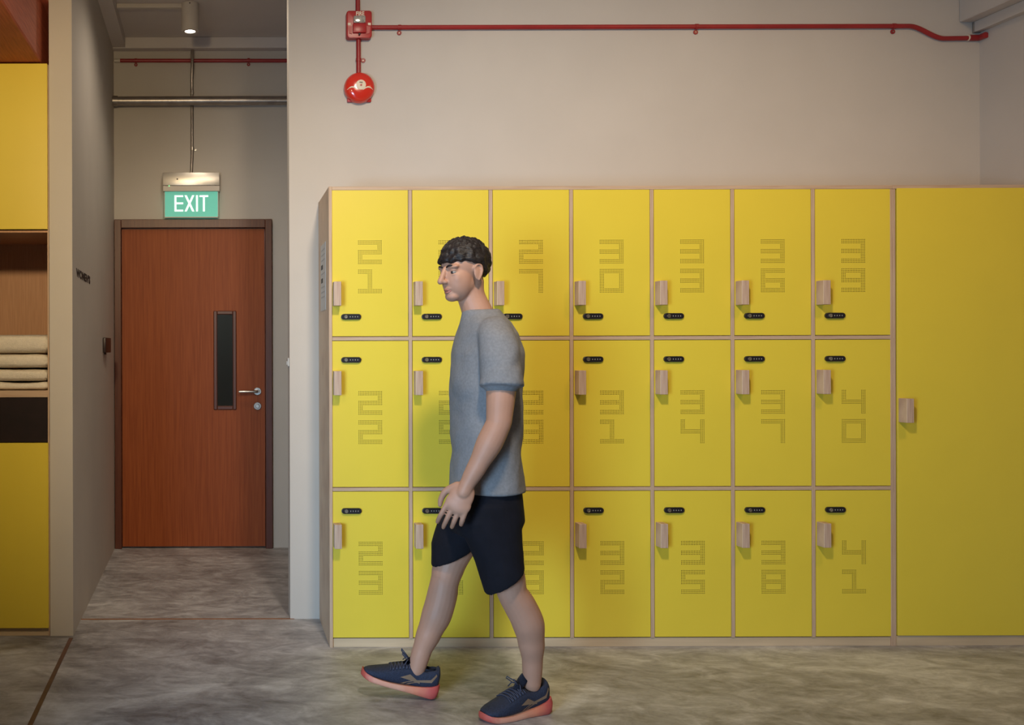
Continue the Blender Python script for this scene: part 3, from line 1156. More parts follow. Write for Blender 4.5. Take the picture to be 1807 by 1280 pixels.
# exit sign
YS = YF - 0.075
ex0, ex1 = X(288, YS), X(388.2, YS)
sg = thing('exit_sign', 'illuminated green EXIT sign with steel housing above the door', 'sign', ((ex0 + ex1) / 2, YF, Z(384, YS)))
part('housing', nbox(ex0, ex1, YS, YF - 0.001, Z(327.2, YS), Z(304.3, YS), 0.003, 2), M['sign_steel'], sg)
part('lamp_strip', nbox(ex0 + 0.001, ex1, YS + 0.002, YF - 0.012, Z(337.2, YS), Z(327.6, YS), 0.002), M['white_metal'], sg)
px0, px1 = X(290.5, YS), X(386, YS)
pz0, pz1 = Z(382.6, YS), Z(337.0, YS)
pn = part('lit_panel', nbox(px0 + 0.003, px1 - 0.004, YS + 0.022, YS + 0.030, pz0 + 0.003, pz1), M['green'], sg)
part('panel_edge', nbox(px0, px0 + 0.003, YS + 0.020, YS + 0.032, pz0, pz1), M['white_metal'], sg)
part('panel_edge', nbox(px1 - 0.004, px1, YS + 0.020, YS + 0.032, pz0, pz1), M['white_metal'], sg)
part('panel_edge', nbox(px0, px1, YS + 0.020, YS + 0.032, pz0 - 0.003, pz0 + 0.003), M['white_metal'], sg)
me = bmesh.new()
# EXIT drawn with strokes
lz0, lz1 = Z(373.2, YS + 0.022), Z(344.6, YS + 0.022)
lx = lambda q: X(270 + q / 11.636, YS + 0.022)
sw = 0.0135
ya, yb2 = YS + 0.0212, YS + 0.0222
def stroke(b, pts):
    prism(b, pts, ya, yb2)
E0, E1 = lx(448), lx(628)
stroke(me, [(E0, lz0), (E0 + sw, lz0), (E0 + sw, lz1), (E0, lz1)])
zm = (lz0 + lz1) / 2
for zc0 in (lz0, zm - sw * 0.42, lz1 - sw * 0.9):
    stroke(me, [(E0 + sw, zc0), (E1, zc0), (E1, zc0 + sw * 0.9), (E0 + sw, zc0 + sw * 0.9)])
A0, A1 = lx(655), lx(858)
dw = sw * 1.12
stroke(me, [(A0, lz0), (A0 + dw, lz0), (A1, lz1), (A1 - dw, lz1)])
stroke(me, [(A1 - dw, lz0), (A1, lz0), (A0 + dw, lz1), (A0, lz1)])
I0 = lx(890)
stroke(me, [(I0, lz0), (I0 + sw, lz0), (I0 + sw, lz1), (I0, lz1)])
T0, T1 = lx(962), lx(1142)
stroke(me, [(T0, lz1 - sw * 0.9), (T1, lz1 - sw * 0.9), (T1, lz1), (T0, lz1)])
tm = (T0 + T1) / 2
stroke(me, [(tm - sw / 2, lz0), (tm + sw / 2, lz0), (tm + sw / 2, lz1 - sw * 0.9), (tm - sw / 2, lz1 - sw * 0.9)])
part('lettering', me, M['exit_white'], sg)
bm = bmesh.new()
lathe(bm, W(299.2, 328, YS + 0.001), (0, -1, 0), [(0, 0.004), (0.003, 0.003), (0.004, 0)], 10)
part('led', bm, M['led'], sg)
bm = bmesh.new()
lathe(bm, W(313.6, 316, YS), (0, -1, 0), [(-0.002, 0.0055), (0.0010, 0.0055), (0.0012, 0.003)], 14)
part('test_button', bm, M['brown_box'], sg)

# surface mounted downlight on the corridor ceiling, with the little duct feeding it
YD = F * (ZC - EYE) / (CY - 7.0)
dl = thing('ceiling_downlight', 'white cylindrical downlight on the corridor ceiling', 'lamp', (X(337, YD), YD, ZC))
sD = F / YD
rD, hD = 15.4 / sD, 0.168
bm = bmesh.new()
lathe(bm, (X(337, YD), YD, ZC - 0.0005), (0, 0, -1), [(0, rD), (hD - 0.003, rD), (hD, rD - 0.003), (hD, rD * 0.62), (hD - 0.012, rD * 0.58)], 36)
part('body', bm, M['white_metal'], dl)
bm = bmesh.new()
lathe(bm, (X(337, YD), YD, ZC - hD + 0.0045), (0, 0, -1), [(0, rD * 0.56), (0.004, rD * 0.52), (0.006, 0.0)], 28)
part('lamp_lens', bm, M['lamp_glow'], dl)
bm = bmesh.new()
lathe(bm, (X(337, YD), YD - rD + 0.001, ZC - 0.012), (0, -1, 0), [(0, 0.004), (0.002, 0.004), (0.003, 0.0)], 10)
part('screw', bm, M['black_plastic'], dl)
ld = bpy.data.lights.new('downlight_lamp', 'SPOT')
ld.energy = 7
ld.color = (1.0, 0.86, 0.68)
ld.spot_size = math.radians(110)
ld.spot_blend = 0.8
ld.shadow_soft_size = 0.03
lo = bpy.data.objects.new('downlight_lamp', ld)
lo.location = (X(337, YD), YD, ZC - hD - 0.012)
C.objects.link(lo)
tag(part('cable_duct', nbox(xw(YD) + 0.086, X(337, YD) - rD + 0.002, YD - 0.016, YD + 0.016, ZC - 0.026, ZC - 0.0005, 0.002), M['white_metal']),
    'narrow painted cable duct on the ceiling feeding the downlight', 'duct')

# lettering WOMEN'S on the partition face
dirv = Vector((XL1 - XL0, YF - YC, 0)).normalized()
nrm = Vector((dirv.y, -dirv.x, 0))


def on_left(px, py, out=0.0):
    """point of the partition face seen at a pixel"""
    # solve X(px,Y) = xw(Y)
    k = (px - CX) / F
    s_ = (XL1 - XL0) / (YF - YC)
    Y = (XL0 - s_ * YC) / (k - s_)
    return Vector((k * Y, Y, Z(py, Y))) + nrm * out


pa, pb = on_left(134.8, 484), on_left(159.2, 489)
zt = (on_left(135, 474).z + on_left(135, 487.6).z) / 2
hgt = on_left(135, 474).z - on_left(135, 487.6).z
me = text_mesh('wall_lettering', "WOMEN'S", hgt / 0.70, M['black_print'], 0.0006, 0.0022, 1.0, 1.06)
wid = max(v.co.x for v in me.vertices) - min(v.co.x for v in me.vertices)
me.transform(Matrix.Diagonal(((pb - pa).length / wid, 1, 1, 1)))
me.transform(FACE_CAM)
ang = math.atan2(dirv.y, dirv.x)
me.transform(Matrix.Rotation(ang, 4, 'Z'))
mid = (pa + pb) / 2 + nrm * 0.0008
o = obj('wall_lettering', me, None, (mid.x, mid.y, zt))
tag(o, "black WOMEN'S lettering on the partition wall beside the corridor", 'lettering')

# small dark box on the partition near the door
q0, q1 = on_left(181.2, 595.5), on_left(187.0, 596)
zb0, zb1 = Z(622, q0.y), Z(595.5, q0.y)
bm = bmesh.new()
out = 0.034
pl = [q0.to_2d() + nrm.to_2d() * 0.0003, q1.to_2d() + nrm.to_2d() * 0.0003,
      q1.to_2d() + nrm.to_2d() * out - dirv.to_2d() * 0.02, q0.to_2d() + nrm.to_2d() * out * 0.55]
plan_prism(bm, pl, zb0, zb1)
bmesh.ops.bevel(bm, geom=bm.edges[:], offset=0.004, segments=2, affect='EDGES', profile=0.5)
hb = tag(part('wall_holder', bm, M['brown_box']), 'small dark brown wall box beside the wooden door', 'wall box')
bm = bmesh.new()
cc = (q0 + q1) / 2
box(bm, cc.x + 0.003, cc.x + 0.012, cc.y - 0.02, cc.y + 0.01, zb0 - 0.012, zb0 + 0.001)
part('tab', bm, M['brown_box'], hb)

# switch on the free end of the locker wall
sz = Z(640, YW)
swt = thing('light_switch', 'small white switch on the edge of the locker wall', 'switch', (XE, YW + 0.03, sz))
part('plate', nbox(XE - 0.009, XE - 0.0004, YW + 0.012, YW + 0.085, sz - 0.020, sz + 0.022, 0.002), M['switch'], swt)
part('rocker', nbox(XE - 0.014, XE - 0.009, YW + 0.025, YW + 0.06, sz - 0.014, sz + 0.006, 0.0015), M['switch'], swt)

# trunking under the beam in the right corner
xt, zt0 = X(1720, YW - 0.01), Z(60.5, YW - 0.01)
tr = thing('cable_trunking', 'grey cable trunking under the beam in the right corner', 'duct', ((xt + XR) / 2, 3.6, zt0))
part('channel', nbox(xt, XR - 0.0005, 1.8, YW - 0.012, zt0, zb - 0.0005, 0.002), M['wall'], tr)
part('end_cap', nbox(xt - 0.002, XR - 0.0006, YW - 0.0118, YW - 0.0008, zt0 - 0.002, zb - 0.0006, 0.001), M['galv'], tr)
bm = bmesh.new()
cpos = W(1795, 34, YW - 0.75)
box(bm, xt - 0.003, xt, 4.02, 4.06, zt0 - 0.003, zt0 + 0.012)
part('joint_clip', bm, M['brown_box'], tr)

#PERSON
# ================================================================== PERSON
def ellipsoid(bm, c, r, axes=None, nu=20, nv=14):
    """axes: three unit vectors"""
    ax = axes or (Vector((1, 0, 0)), Vector((0, 1, 0)), Vector((0, 0, 1)))
    c = Vector(c)
    rows = []
    for i in range(nv + 1):
        th = math.pi * i / nv
        if i in (0, nv):
            rows.append([bm.verts.new(c + ax[2] * r[2] * math.cos(th))])
        else:
            rows.append([bm.verts.new(c + ax[0] * r[0] * math.sin(th) * math.cos(2 * math.pi * k / nu)
                                      + ax[1] * r[1] * math.sin(th) * math.sin(2 * math.pi * k / nu)
                                      + ax[2] * r[2] * math.cos(th)) for k in range(nu)])
    for r0, r1 in zip(rows, rows[1:]):
        for k in range(nu):
            k2 = (k + 1) % nu
            if len(r0) == 1:
                bm.faces.new((r0[0], r1[k], r1[k2]))
            elif len(r1) == 1:
                bm.faces.new((r0[k], r1[0], r0[k2]))
            else:
                bm.faces.new((r0[k], r1[k], r1[k2], r0[k2]))


def limb(bm, pts, rad, n=20, round_ends=True):
    """tapered limb through joints, resampled smoothly (Catmull-Rom)"""
    P = [Vector(p) for p in pts]
    out, rs = [], []
    m_ = len(P)
    for i in range(m_ - 1):
        p0, p1, p2, p3 = P[max(i - 1, 0)], P[i], P[i + 1], P[min(i + 2, m_ - 1)]
        for k in range(6):
            t = k / 6
            out.append(0.5 * ((2 * p1) + (p2 - p0) * t + (2 * p0 - 5 * p1 + 4 * p2 - p3) * t * t + (3 * p1 - p0 - 3 * p2 + p3) * t ** 3))
            s_ = t * t * (3 - 2 * t)
            rs.append(rad[i] * (1 - s_) + rad[i + 1] * s_)
    out.append(P[-1])
    rs.append(rad[-1])
    tube(bm, out, rs, n)
    if round_ends:
        ellipsoid(bm, out[0], (rs[0] * 0.98,) * 3, nu=16, nv=10)
        ellipsoid(bm, out[-1], (rs[-1] * 0.98,) * 3, nu=16, nv=10)


def loft(bm, rings, n=40):
    """rings: (centre, half depth along x, half width along y, exponent)"""
    R_ = []
    for c, a_, b_, ex in rings:
        ring = []
        for k in range(n):
            t = 2 * math.pi * k / n
            ct, st_ = math.cos(t), math.sin(t)
            ring.append(bm.verts.new(Vector(c) + Vector((a_ * math.copysign(abs(ct) ** ex, ct), b_ * math.copysign(abs(st_) ** ex, st_), 0))))
        R_.append(ring)
    for r0, r1 in zip(R_, R_[1:]):
        for k in range(n):
            bm.faces.new((r0[k], r0[(k + 1) % n], r1[(k + 1) % n], r1[k]))
    bm.faces.new(R_[0])
    bm.faces.new(R_[-1])


def fuse(name, bm, voxel, m, smooth_it, parent=None, loc=(0, 0, 0), fold=None):
    """fuse overlapping closed shapes (world coordinates) into one smooth skin"""
    bmesh.ops.recalc_face_normals(bm, faces=bm.faces[:])
    me = bpy.data.meshes.new(name + '_raw')
    bm.to_mesh(me)
    bm.free()
    t = bpy.data.objects.new(name + '_raw', me)
    C.objects.link(t)
    md = t.modifiers.new('r', 'REMESH')
    md.mode = 'VOXEL'
    md.voxel_size = voxel
    md.use_smooth_shade = True
    ms = t.modifiers.new('s', 'SMOOTH')
    ms.factor = 0.5
    ms.iterations = smooth_it
    bpy.context.view_layer.update()
    res = bpy.data.meshes.new_from_object(t.evaluated_get(bpy.context.evaluated_depsgraph_get()))
    bpy.data.objects.remove(t)
    bpy.data.meshes.remove(me)
    res.name = name
    if fold:
        nr = [v.normal.copy() for v in res.vertices]
        for v, nn in zip(res.vertices, nr):
            v.co += nn * fold(v.co)
    res.materials.clear()
    res.materials.append(m)
    res.polygons.foreach_set('use_smooth', [True] * len(res.polygons))
    res.transform(Matrix.Translation(-Vector(loc)))
    return obj(name, res, parent, loc)


YP = 3.70
PB = Vector((X(860, YP), YP, 0))

# ---- head frame
hc = W(816, 477, YP - 0.01)
yaw = math.radians(24)
hf = Vector((-math.cos(yaw), -math.sin(yaw), -0.10)).normalized()
hs = Vector((0, 0, 1)).cross(hf).normalized()       # towards the person's left
hu = hf.cross(hs).normalized()
AX = (hf, hs, hu)


def H(f, s, u):
    return hc + hf * f + hs * s + hu * u


skin = bmesh.new()
ellipsoid(skin, H(-0.012, 0, 0.026), (0.088, 0.072, 0.080), AX, 32, 20)
ellipsoid(skin, H(0.026, 0, -0.036), (0.056, 0.060, 0.080), AX, 28, 18)
ellipsoid(skin, H(0.012, 0, -0.050), (0.060, 0.056, 0.052), AX, 28, 18)
ellipsoid(skin, H(0.054, 0, -0.096), (0.026, 0.030, 0.020), AX)
for s in (-1, 1):
    ellipsoid(skin, H(0.062, s * 0.027, 0.013), (0.017, 0.030, 0.010), AX)
    ellipsoid(skin, H(0.036, s * 0.034, -0.032), (0.034, 0.023, 0.036), AX)
    ellipsoid(skin, H(0.060, s * 0.031, -0.0005), (0.0155, 0.0165, 0.0055), AX)
    ellipsoid(skin, H(0.060, s * 0.031, -0.0150), (0.0145, 0.0160, 0.0045), AX)
    ellipsoid(skin, H(-0.012, s * 0.072, -0.018), (0.017, 0.006, 0.029), AX)
    ellipsoid(skin, H(0.088, s * 0.010, -0.041), (0.010, 0.008, 0.008), AX)
for s in (-1, 1):      # rim of the ear
    limb(skin, [H(0.002, s * 0.073, 0.000), H(-0.010, s * 0.079, 0.013), H(-0.026, s * 0.081, 0.006), H(-0.027, s * 0.080, -0.018), H(-0.014, s * 0.075, -0.044)],
         [0.0035, 0.0040, 0.0042, 0.0040, 0.0045], 10)
limb(skin, [H(0.078, 0, 0.008), H(0.092, 0, -0.018), H(0.103, 0, -0.038)], [0.008, 0.010, 0.012], 14)
ellipsoid(skin, H(0.070, 0, -0.066), (0.015, 0.024, 0.008), AX)
ellipsoid(skin, H(0.067, 0, -0.082), (0.015, 0.021, 0.008), AX)
# neck and hidden trunk
neck0 = W(848, 566, YP)
limb(skin, [H(-0.030, 0, -0.045), H(-0.030, 0, -0.100), neck0, W(858, 600, YP)], [0.052, 0.051, 0.057, 0.065])
loft(skin, [(W(858, 585, YP), 0.075, 0.15, 0.9), (W(858, 640, YP), 0.10, 0.165, 0.9), (W(857, 760, YP), 0.095, 0.14, 0.9),
            (W(857, 840, YP), 0.085, 0.125, 0.9), (W(856, 885, YP), 0.07, 0.11, 0.9)])
# near (left) arm, swung forward
shL = W(883, 606, YP - 0.175)
elL = W(880, 748, YP - 0.245)
wrL = W(824, 856, YP - 0.235)
limb(skin, [shL, W(885, 670, YP - 0.215), elL], [0.056, 0.053, 0.044])
limb(skin, [elL, W(864, 782, YP - 0.246), W(842, 824, YP - 0.240), wrL], [0.043, 0.045, 0.034, 0.0265])
# far (right) arm, hidden behind the trunk
shR = W(868, 606, YP + 0.175)
elR = W(884, 742, YP + 0.23)
wrR = W(880, 842, YP + 0.20)
limb(skin, [shR, W(878, 670, YP + 0.21), elR], [0.056, 0.052, 0.043])
limb(skin, [elR, W(884, 776, YP + 0.222), W(882, 815, YP + 0.21), wrR], [0.043, 0.045, 0.034, 0.0265])


def hand(wr, d, palm, fwd):
    """d: along the hand, palm: direction the palm faces, fwd: thumb side"""
    d = d.normalized()
    palm = (palm - d * palm.dot(d)).normalized()
    fwd = d.cross(palm).normalized() if d.cross(palm).dot(fwd) > 0 else palm.cross(d).normalized()
    g = 1.10
    q = lambda a_, b_, c_: wr + (d * a_ + fwd * b_ + palm * c_) * g
    ax = (fwd, palm, d)
    ellipsoid(skin, q(0.046, 0.0, 0.004), (0.039 * g, 0.0180 * g, 0.056 * g), ax, 22, 16)
    ellipsoid(skin, q(0.068, 0.0, 0.003), (0.042 * g, 0.0155 * g, 0.034 * g), ax, 22, 16)
    limb(skin, [q(-0.03, 0, 0), q(0.0, 0, 0.0), q(0.030, 0, 0.001)], [0.029, 0.0265, 0.027])
    for k, (b_, ln) in enumerate(((0.031, 0.94), (0.0105, 1.04), (-0.0105, 0.97), (-0.030, 0.78))):
        cl = 0.85 + 0.12 * k
        s0, s1, s2 = 0.043 * ln * g, 0.029 * ln * g, 0.023 * ln * g
        p = q(0.088 - abs(b_ - 0.005) * 0.25, b_, 0.003)
        a1, a2, a3 = 0.30 * cl, 0.75 * cl, 1.15 * cl
        sp_ = b_ * 0.10
        p1 = p + (d * math.cos(a1) + palm * math.sin(a1)) * s0 + fwd * sp_
        p2 = p1 + (d * math.cos(a2) + palm * math.sin(a2)) * s1 + fwd * sp_ * 0.6
        p3 = p2 + (d * math.cos(a3) + palm * math.sin(a3)) * s2
        limb(skin, [p, p1, p2, p3], [0.0100, 0.0094, 0.0086, 0.0072], 12)
    t0 = q(0.018, 0.026, 0.010)
    t1 = q(0.048, 0.050, 0.018)
    t2 = q(0.078, 0.055, 0.026)
    t3 = q(0.100, 0.050, 0.032)
    limb(skin, [t0, t1, t2, t3], [0.0155, 0.0130, 0.0110, 0.0085], 12)


hand(wrL, Vector((-0.42, 0.02, -0.90)), Vector((0.35, 1, 0.0)), Vector((-1, 0, 0)))
hand(wrR, Vector((-0.15, -0.02, -0.98)), Vector((0.2, -1, 0)), Vector((-1, 0, 0)))
# legs
hipL, hipR = W(862, 850, YP - 0.085), W(852, 850, YP + 0.085)
limb(skin, [hipL, W(876, 935, YP - 0.095), W(894, 1012, YP - 0.10), W(901, 1042, YP - 0.10)], [0.070, 0.078, 0.060, 0.055])
limb(skin, [W(897, 1020, YP - 0.10), W(902, 1046, YP - 0.10), W(917, 1072, YP - 0.092), W(930, 1100, YP - 0.085), W(936, 1135, YP - 0.072), W(938, 1170, YP - 0.058), W(937, 1208, YP - 0.045)],
     [0.056, 0.054, 0.058, 0.058, 0.048, 0.037, 0.033])
ellipsoid(skin, W(893, 1034, YP - 0.10), (0.034, 0.042, 0.050))
limb(skin, [hipR, W(820, 930, YP + 0.10), W(792, 998, YP + 0.105), W(785, 1022, YP + 0.105)], [0.070, 0.078, 0.060, 0.055])
limb(skin, [W(790, 1002, YP + 0.105), W(784, 1026, YP + 0.107), W(779, 1052, YP + 0.112), W(770, 1084, YP + 0.116), W(756, 1118, YP + 0.120), W(743, 1150, YP + 0.125), W(733, 1184, YP + 0.13)],
     [0.056, 0.054, 0.057, 0.057, 0.047, 0.037, 0.033])
ellipsoid(skin, W(781, 1016, YP + 0.105), (0.034, 0.042, 0.048))

person = fuse('person', skin, 0.0032, M['skin'], 9, None, PB)
person['category'] = 'person'
person['label'] = 'person in grey t-shirt and black shorts walking left past the lockers'

# ---- eyes, brows, lips
for s in (-1, 1):
    bm = bmesh.new()
    ellipsoid(bm, H(0.0625, s * 0.031, -0.0075), (0.0115, 0.0125, 0.0075), AX)
    e = part('eye', bm, M['eye'], person)
    bm = bmesh.new()
    ellipsoid(bm, H(0.0688, s * 0.0315, -0.0080), (0.0060, 0.0074, 0.0068), AX, 14, 12)
    part('iris', bm, M['black_print'], e)
    bm = bmesh.new()
    limb(bm, [H(0.0800, s * 0.014, 0.013), H(0.0785, s * 0.030, 0.018), H(0.064, s * 0.050, 0.013)], [0.0030, 0.0038, 0.0022], 8)
    part('eyebrow', bm, M['hair'], person)
bm = bmesh.new()
limb(bm, [H(0.068, 0.021, -0.0735), H(0.0815, 0.007, -0.0700), H(0.0815, -0.007, -0.0700), H(0.068, -0.021, -0.0735)], [0.002, 0.0040, 0.0040, 0.002], 10)
limb(bm, [H(0.068, 0.020, -0.0745), H(0.0790, 0.007, -0.0800), H(0.0790, -0.007, -0.0800), H(0.068, -0.020, -0.0745)], [0.002, 0.0044, 0.0044, 0.002], 10)
fuse('mouth', bm, 0.0016, M['lip'], 3, person, H(0.085, 0, -0.075))

# ---- hair: cap with a fringe
bm = bmesh.new()
nu, nv = 110, 64
rows = []
for i in range(nv + 1):
    th = math.pi * i / nv
    row = []
    for k in range(nu if 0 < i < nv else 1):
        ph = 2 * math.pi * k / nu
        vx, vy, vz = math.sin(th) * math.cos(ph), math.sin(th) * math.sin(ph), math.cos(th)
        f_, s_, u_ = -0.014 + 0.101 * vx, 0.084 * vy, 0.026 + 0.092 * vz
        # hair line: fringe at the front, above the ear at the side, low at the nape
        front = max(0.0, vx)
        line = 0.024 if vx > 0.25 else (0.024 - (0.25 - vx) * 0.075)
        wav = noise.noise(Vector((ph * 3.2, 0, 0.3))) * 0.010
        edge = (u_ - line - wav) / 0.010
        ex = noise.noise(Vector((vx * 6, vy * 6, vz * 4))) * 0.006 + noise.noise(Vector((vx * 15, vy * 15, vz * 5))) * 0.0045 + 0.004 * max(0.0, vz)
        g = max(0.0, min(1.0, edge))
        sc = 0.80 + g * 0.20
        p = H(-0.014 + (f_ + 0.014) * sc, s_ * sc, 0.026 + (u_ - 0.026) * sc)
        p += (hf * vx + hs * vy + hu * vz) * ex * g
        row.append(bm.verts.new(p))
    rows.append(row)
for r0, r1 in zip(rows, rows[1:]):
    for k in range(nu):
        k2 = (k + 1) % nu
        if len(r0) == 1:
            bm.faces.new((r0[0], r1[k], r1[k2]))
        elif len(r1) == 1:
            bm.faces.new((r0[k], r1[0], r0[k2]))
        else:
            bm.faces.new((r0[k], r1[k], r1[k2], r0[k2]))
hair = part('hair', bm, M['hair'], person, ang=60)
hair['label'] = 'short black hair with fringe'


# ---- t-shirt
def shirt_fold(co):
    q = co * 1.0
    n1 = noise.noise(Vector((q.x * 9 + q.z * 5, q.y * 8, q.z * 7)))
    n2 = noise.noise(Vector((q.x * 22 - q.z * 14, q.y * 18, q.z * 16 + 4)))
    return n1 * 0.007 + n2 * 0.0028


bm = bmesh.new()
loft(bm, [(W(849, 549, YP), 0.064, 0.070, 1.0), (W(852, 558, YP), 0.072, 0.095, 1.0), (W(856, 572, YP), 0.088, 0.160, 1.0),
          (W(859, 590, YP), 0.104, 0.195, 0.95), (W(859, 625, YP), 0.120, 0.205, 0.9), (W(857, 670, YP), 0.124, 0.190, 0.85),
          (W(857, 730, YP), 0.122, 0.175, 0.85), (W(857, 800, YP), 0.122, 0.172, 0.85), (W(858, 840, YP), 0.127, 0.178, 0.85), (W(858, 866, YP), 0.131, 0.183, 0.85)])
limb(bm, [W(873, 592, YP - 0.13), W(880, 622, YP - 0.19), W(883, 668, YP - 0.215)], [0.070, 0.072, 0.074], 24)
tube(bm, [W(880, 640, YP - 0.20), W(884, 662, YP - 0.215), W(884, 684, YP - 0.222)], [0.070, 0.074, 0.077], 28)
limb(bm, [W(862, 592, YP + 0.13), W(870, 622, YP + 0.19), W(876, 668, YP + 0.21)], [0.070, 0.070, 0.072], 24)
tube(bm, [W(870, 640, YP + 0.20), W(878, 684, YP + 0.215)], [0.070, 0.075], 24)
sh = fuse('t_shirt', bm, 0.0055, M['shirt'], 5, person, W(858, 700, YP), shirt_fold)
sh['label'] = 'grey short sleeved t-shirt'

# ---- shorts
def short_fold(co):
    return noise.noise(Vector((co.x * 14, co.y * 12, co.z * 6))) * 0.006


bm = bmesh.new()
loft(bm, [(W(857, 850, YP), 0.120, 0.168, 0.9), (W(855, 885, YP), 0.130, 0.176, 0.9), (W(853, 915, YP), 0.138, 0.182, 0.85), (W(853, 940, YP), 0.120, 0.165, 0.85)])


def leg_tube(pts, rr, n=28):
    R_ = []
    for p, (a_, b_), tl in zip(pts, rr, (0, 0.0, 0.02, 0.05)):
        R_.append([bm.verts.new(Vector(p) + Vector((a_ * math.cos(2 * math.pi * k / n), b_ * math.sin(2 * math.pi * k / n), tl * math.cos(2 * math.pi * k / n)))) for k in range(n)])
    for r0, r1 in zip(R_, R_[1:]):
        for k in range(n):
            bm.faces.new((r0[k], r0[(k + 1) % n], r1[(k + 1) % n], r1[k]))
    bm.faces.new(R_[0])
    bm.faces.new(R_[-1])


leg_tube([W(864, 890, YP - 0.085), W(866, 935, YP - 0.09), W(880, 985, YP - 0.098), W(890, 1026, YP - 0.105)],
         [(0.105, 0.095), (0.108, 0.098), (0.086, 0.094), (0.068, 0.092)])
leg_tube([W(845, 885, YP + 0.085), W(824, 925, YP + 0.095), W(806, 952, YP + 0.10), W(800, 978, YP + 0.105)],
         [(0.105, 0.095), (0.112, 0.098), (0.098, 0.098), (0.085, 0.098)])
so = fuse('shorts', bm, 0.0055, M['shorts'], 4, person, W(855, 930, YP), short_fold)
so['label'] = 'loose black knee length shorts'

# ---- shoes (local frame: x towards the toe, y to the side, z up)
SL = 0.288
ST = [0.0, 0.03, 0.10, 0.20, 0.30, 0.40, 0.50, 0.62, 0.75, 0.86, 0.94, 0.985, 1.0]
SWd = [0.020, 0.031, 0.0365, 0.0370, 0.0365, 0.0385, 0.0425, 0.0465, 0.0475, 0.0430, 0.0330, 0.0200, 0.0090]
STP = [0.098, 0.124, 0.121, 0.104, 0.100, 0.104, 0.098, 0.082, 0.065, 0.052, 0.043, 0.036, 0.030]
SBT = [0.040, 0.038, 0.034, 0.028, 0.024, 0.023, 0.019, 0.017, 0.017, 0.018, 0.020, 0.023, 0.026]


def ip(t, arr):
    for a_, b_, va, vb in zip(ST, ST[1:], arr, arr[1:]):
        if t <= b_:
            u = (t - a_) / (b_ - a_)
            return va + (vb - va) * u
    return arr[-1]


EXP = 0.62


def shoe_pt(t, ph, grow=0.0):
    w, tp, bt = ip(t, SWd), ip(t, STP), ip(t, SBT)
    mz, hz_ = (tp + bt) / 2, (tp - bt) / 2
    c_, s_ = math.cos(ph), math.sin(ph)
    wz = w * (1.0 - 0.42 * max(0, s_) ** 2)
    return Vector((t * SL, (wz + grow) * math.copysign(abs(c_) ** EXP, c_), mz + (hz_ + grow) * math.copysign(abs(s_) ** EXP, s_)))


def shoe_side(t, z, side, grow=0.0012):
    w, tp, bt = ip(t, SWd), ip(t, STP), ip(t, SBT)
    mz, hz_ = (tp + bt) / 2, (tp - bt) / 2
    q = max(-0.98, min(0.98, (z - mz) / hz_))
    s_ = math.copysign(abs(q) ** (1 / EXP), q)
    c_ = math.sqrt(max(0, 1 - s_ * s_))
    wz = w * (1.0 - 0.42 * max(0, s_) ** 2)
    return Vector((t * SL, side * (wz * c_ ** EXP + grow), z))


def upper_mesh():
    bm = bmesh.new()
    n, mm = 36, 44
    R_ = []
    for i in range(mm + 1):
        t = i / mm
        R_.append([bm.verts.new(shoe_pt(t, 2 * math.pi * k / n)) for k in range(n)])
    for r0, r1 in zip(R_, R_[1:]):
        for k in range(n):
            bm.faces.new((r0[k], r0[(k + 1) % n], r1[(k + 1) % n], r1[k]))
    bm.faces.new(R_[0])
    bm.faces.new(R_[-1])
    # sink the foot opening
    for v in bm.verts:
        t = v.co.x / SL
        if 0.055 < t < 0.37 and v.co.z > ip(t, STP) - 0.012:
            edge = min(t - 0.055, 0.37 - t) / 0.05
            sd = 1 - abs(v.co.y) / 0.026
            k = max(0.0, min(1.0, edge)) * max(0.0, min(1.0, sd * 3))
            v.co.z -= 0.030 * k
    return mesh_from(bm, 'shoe', M['shoe'], True)


def sole_mesh():
    bm = bmesh.new()
    n = 30
    prof = []
    for i in range(n + 1):
        t = i / n
        prof.append(t)
    topz = lambda t: ip(t, [0.058, 0.056, 0.046, 0.037, 0.030, 0.025, 0.022, 0.020, 0.020, 0.022, 0.026, 0.032, 0.036])
    botz = lambda t: 0.012 * max(0, (0.07 - t) / 0.07) ** 1.5 + 0.010 * max(0, (t - 0.86) / 0.14) ** 1.5
    rings = []
    for t in prof:
        w = ip(t, SWd)
        zt_, zb_ = topz(t), botz(t)
        x = -0.006 + t * (SL + 0.010)
        flare = 0.006 if t < 0.35 else 0.0045
        bul = 0.004 * max(0, 1 - t / 0.4)
        sec = [(w + 0.0015, zt_), (w + flare + bul, zt_ * 0.6 + zb_ * 0.4), (w + flare, zb_ + 0.004), (w + flare - 0.004, zb_)]
        full = [(y, z) for y, z in sec] + [(-y, z) for y, z in reversed(sec)]
        rings.append([bm.verts.new((x, y, z)) for y, z in full])
    for r0, r1 in zip(rings, rings[1:]):
        m_ = len(r0)
        for k in range(m_):
            bm.faces.new((r0[k], r0[(k + 1) % m_], r1[(k + 1) % m_], r1[k]))
    bm.faces.new(rings[0])
    bm.faces.new(rings[-1])
    me = mesh_from(bm, 'sole', M['sole'], True)
    me.set_sharp_from_angle(angle=math.radians(50))
    return me


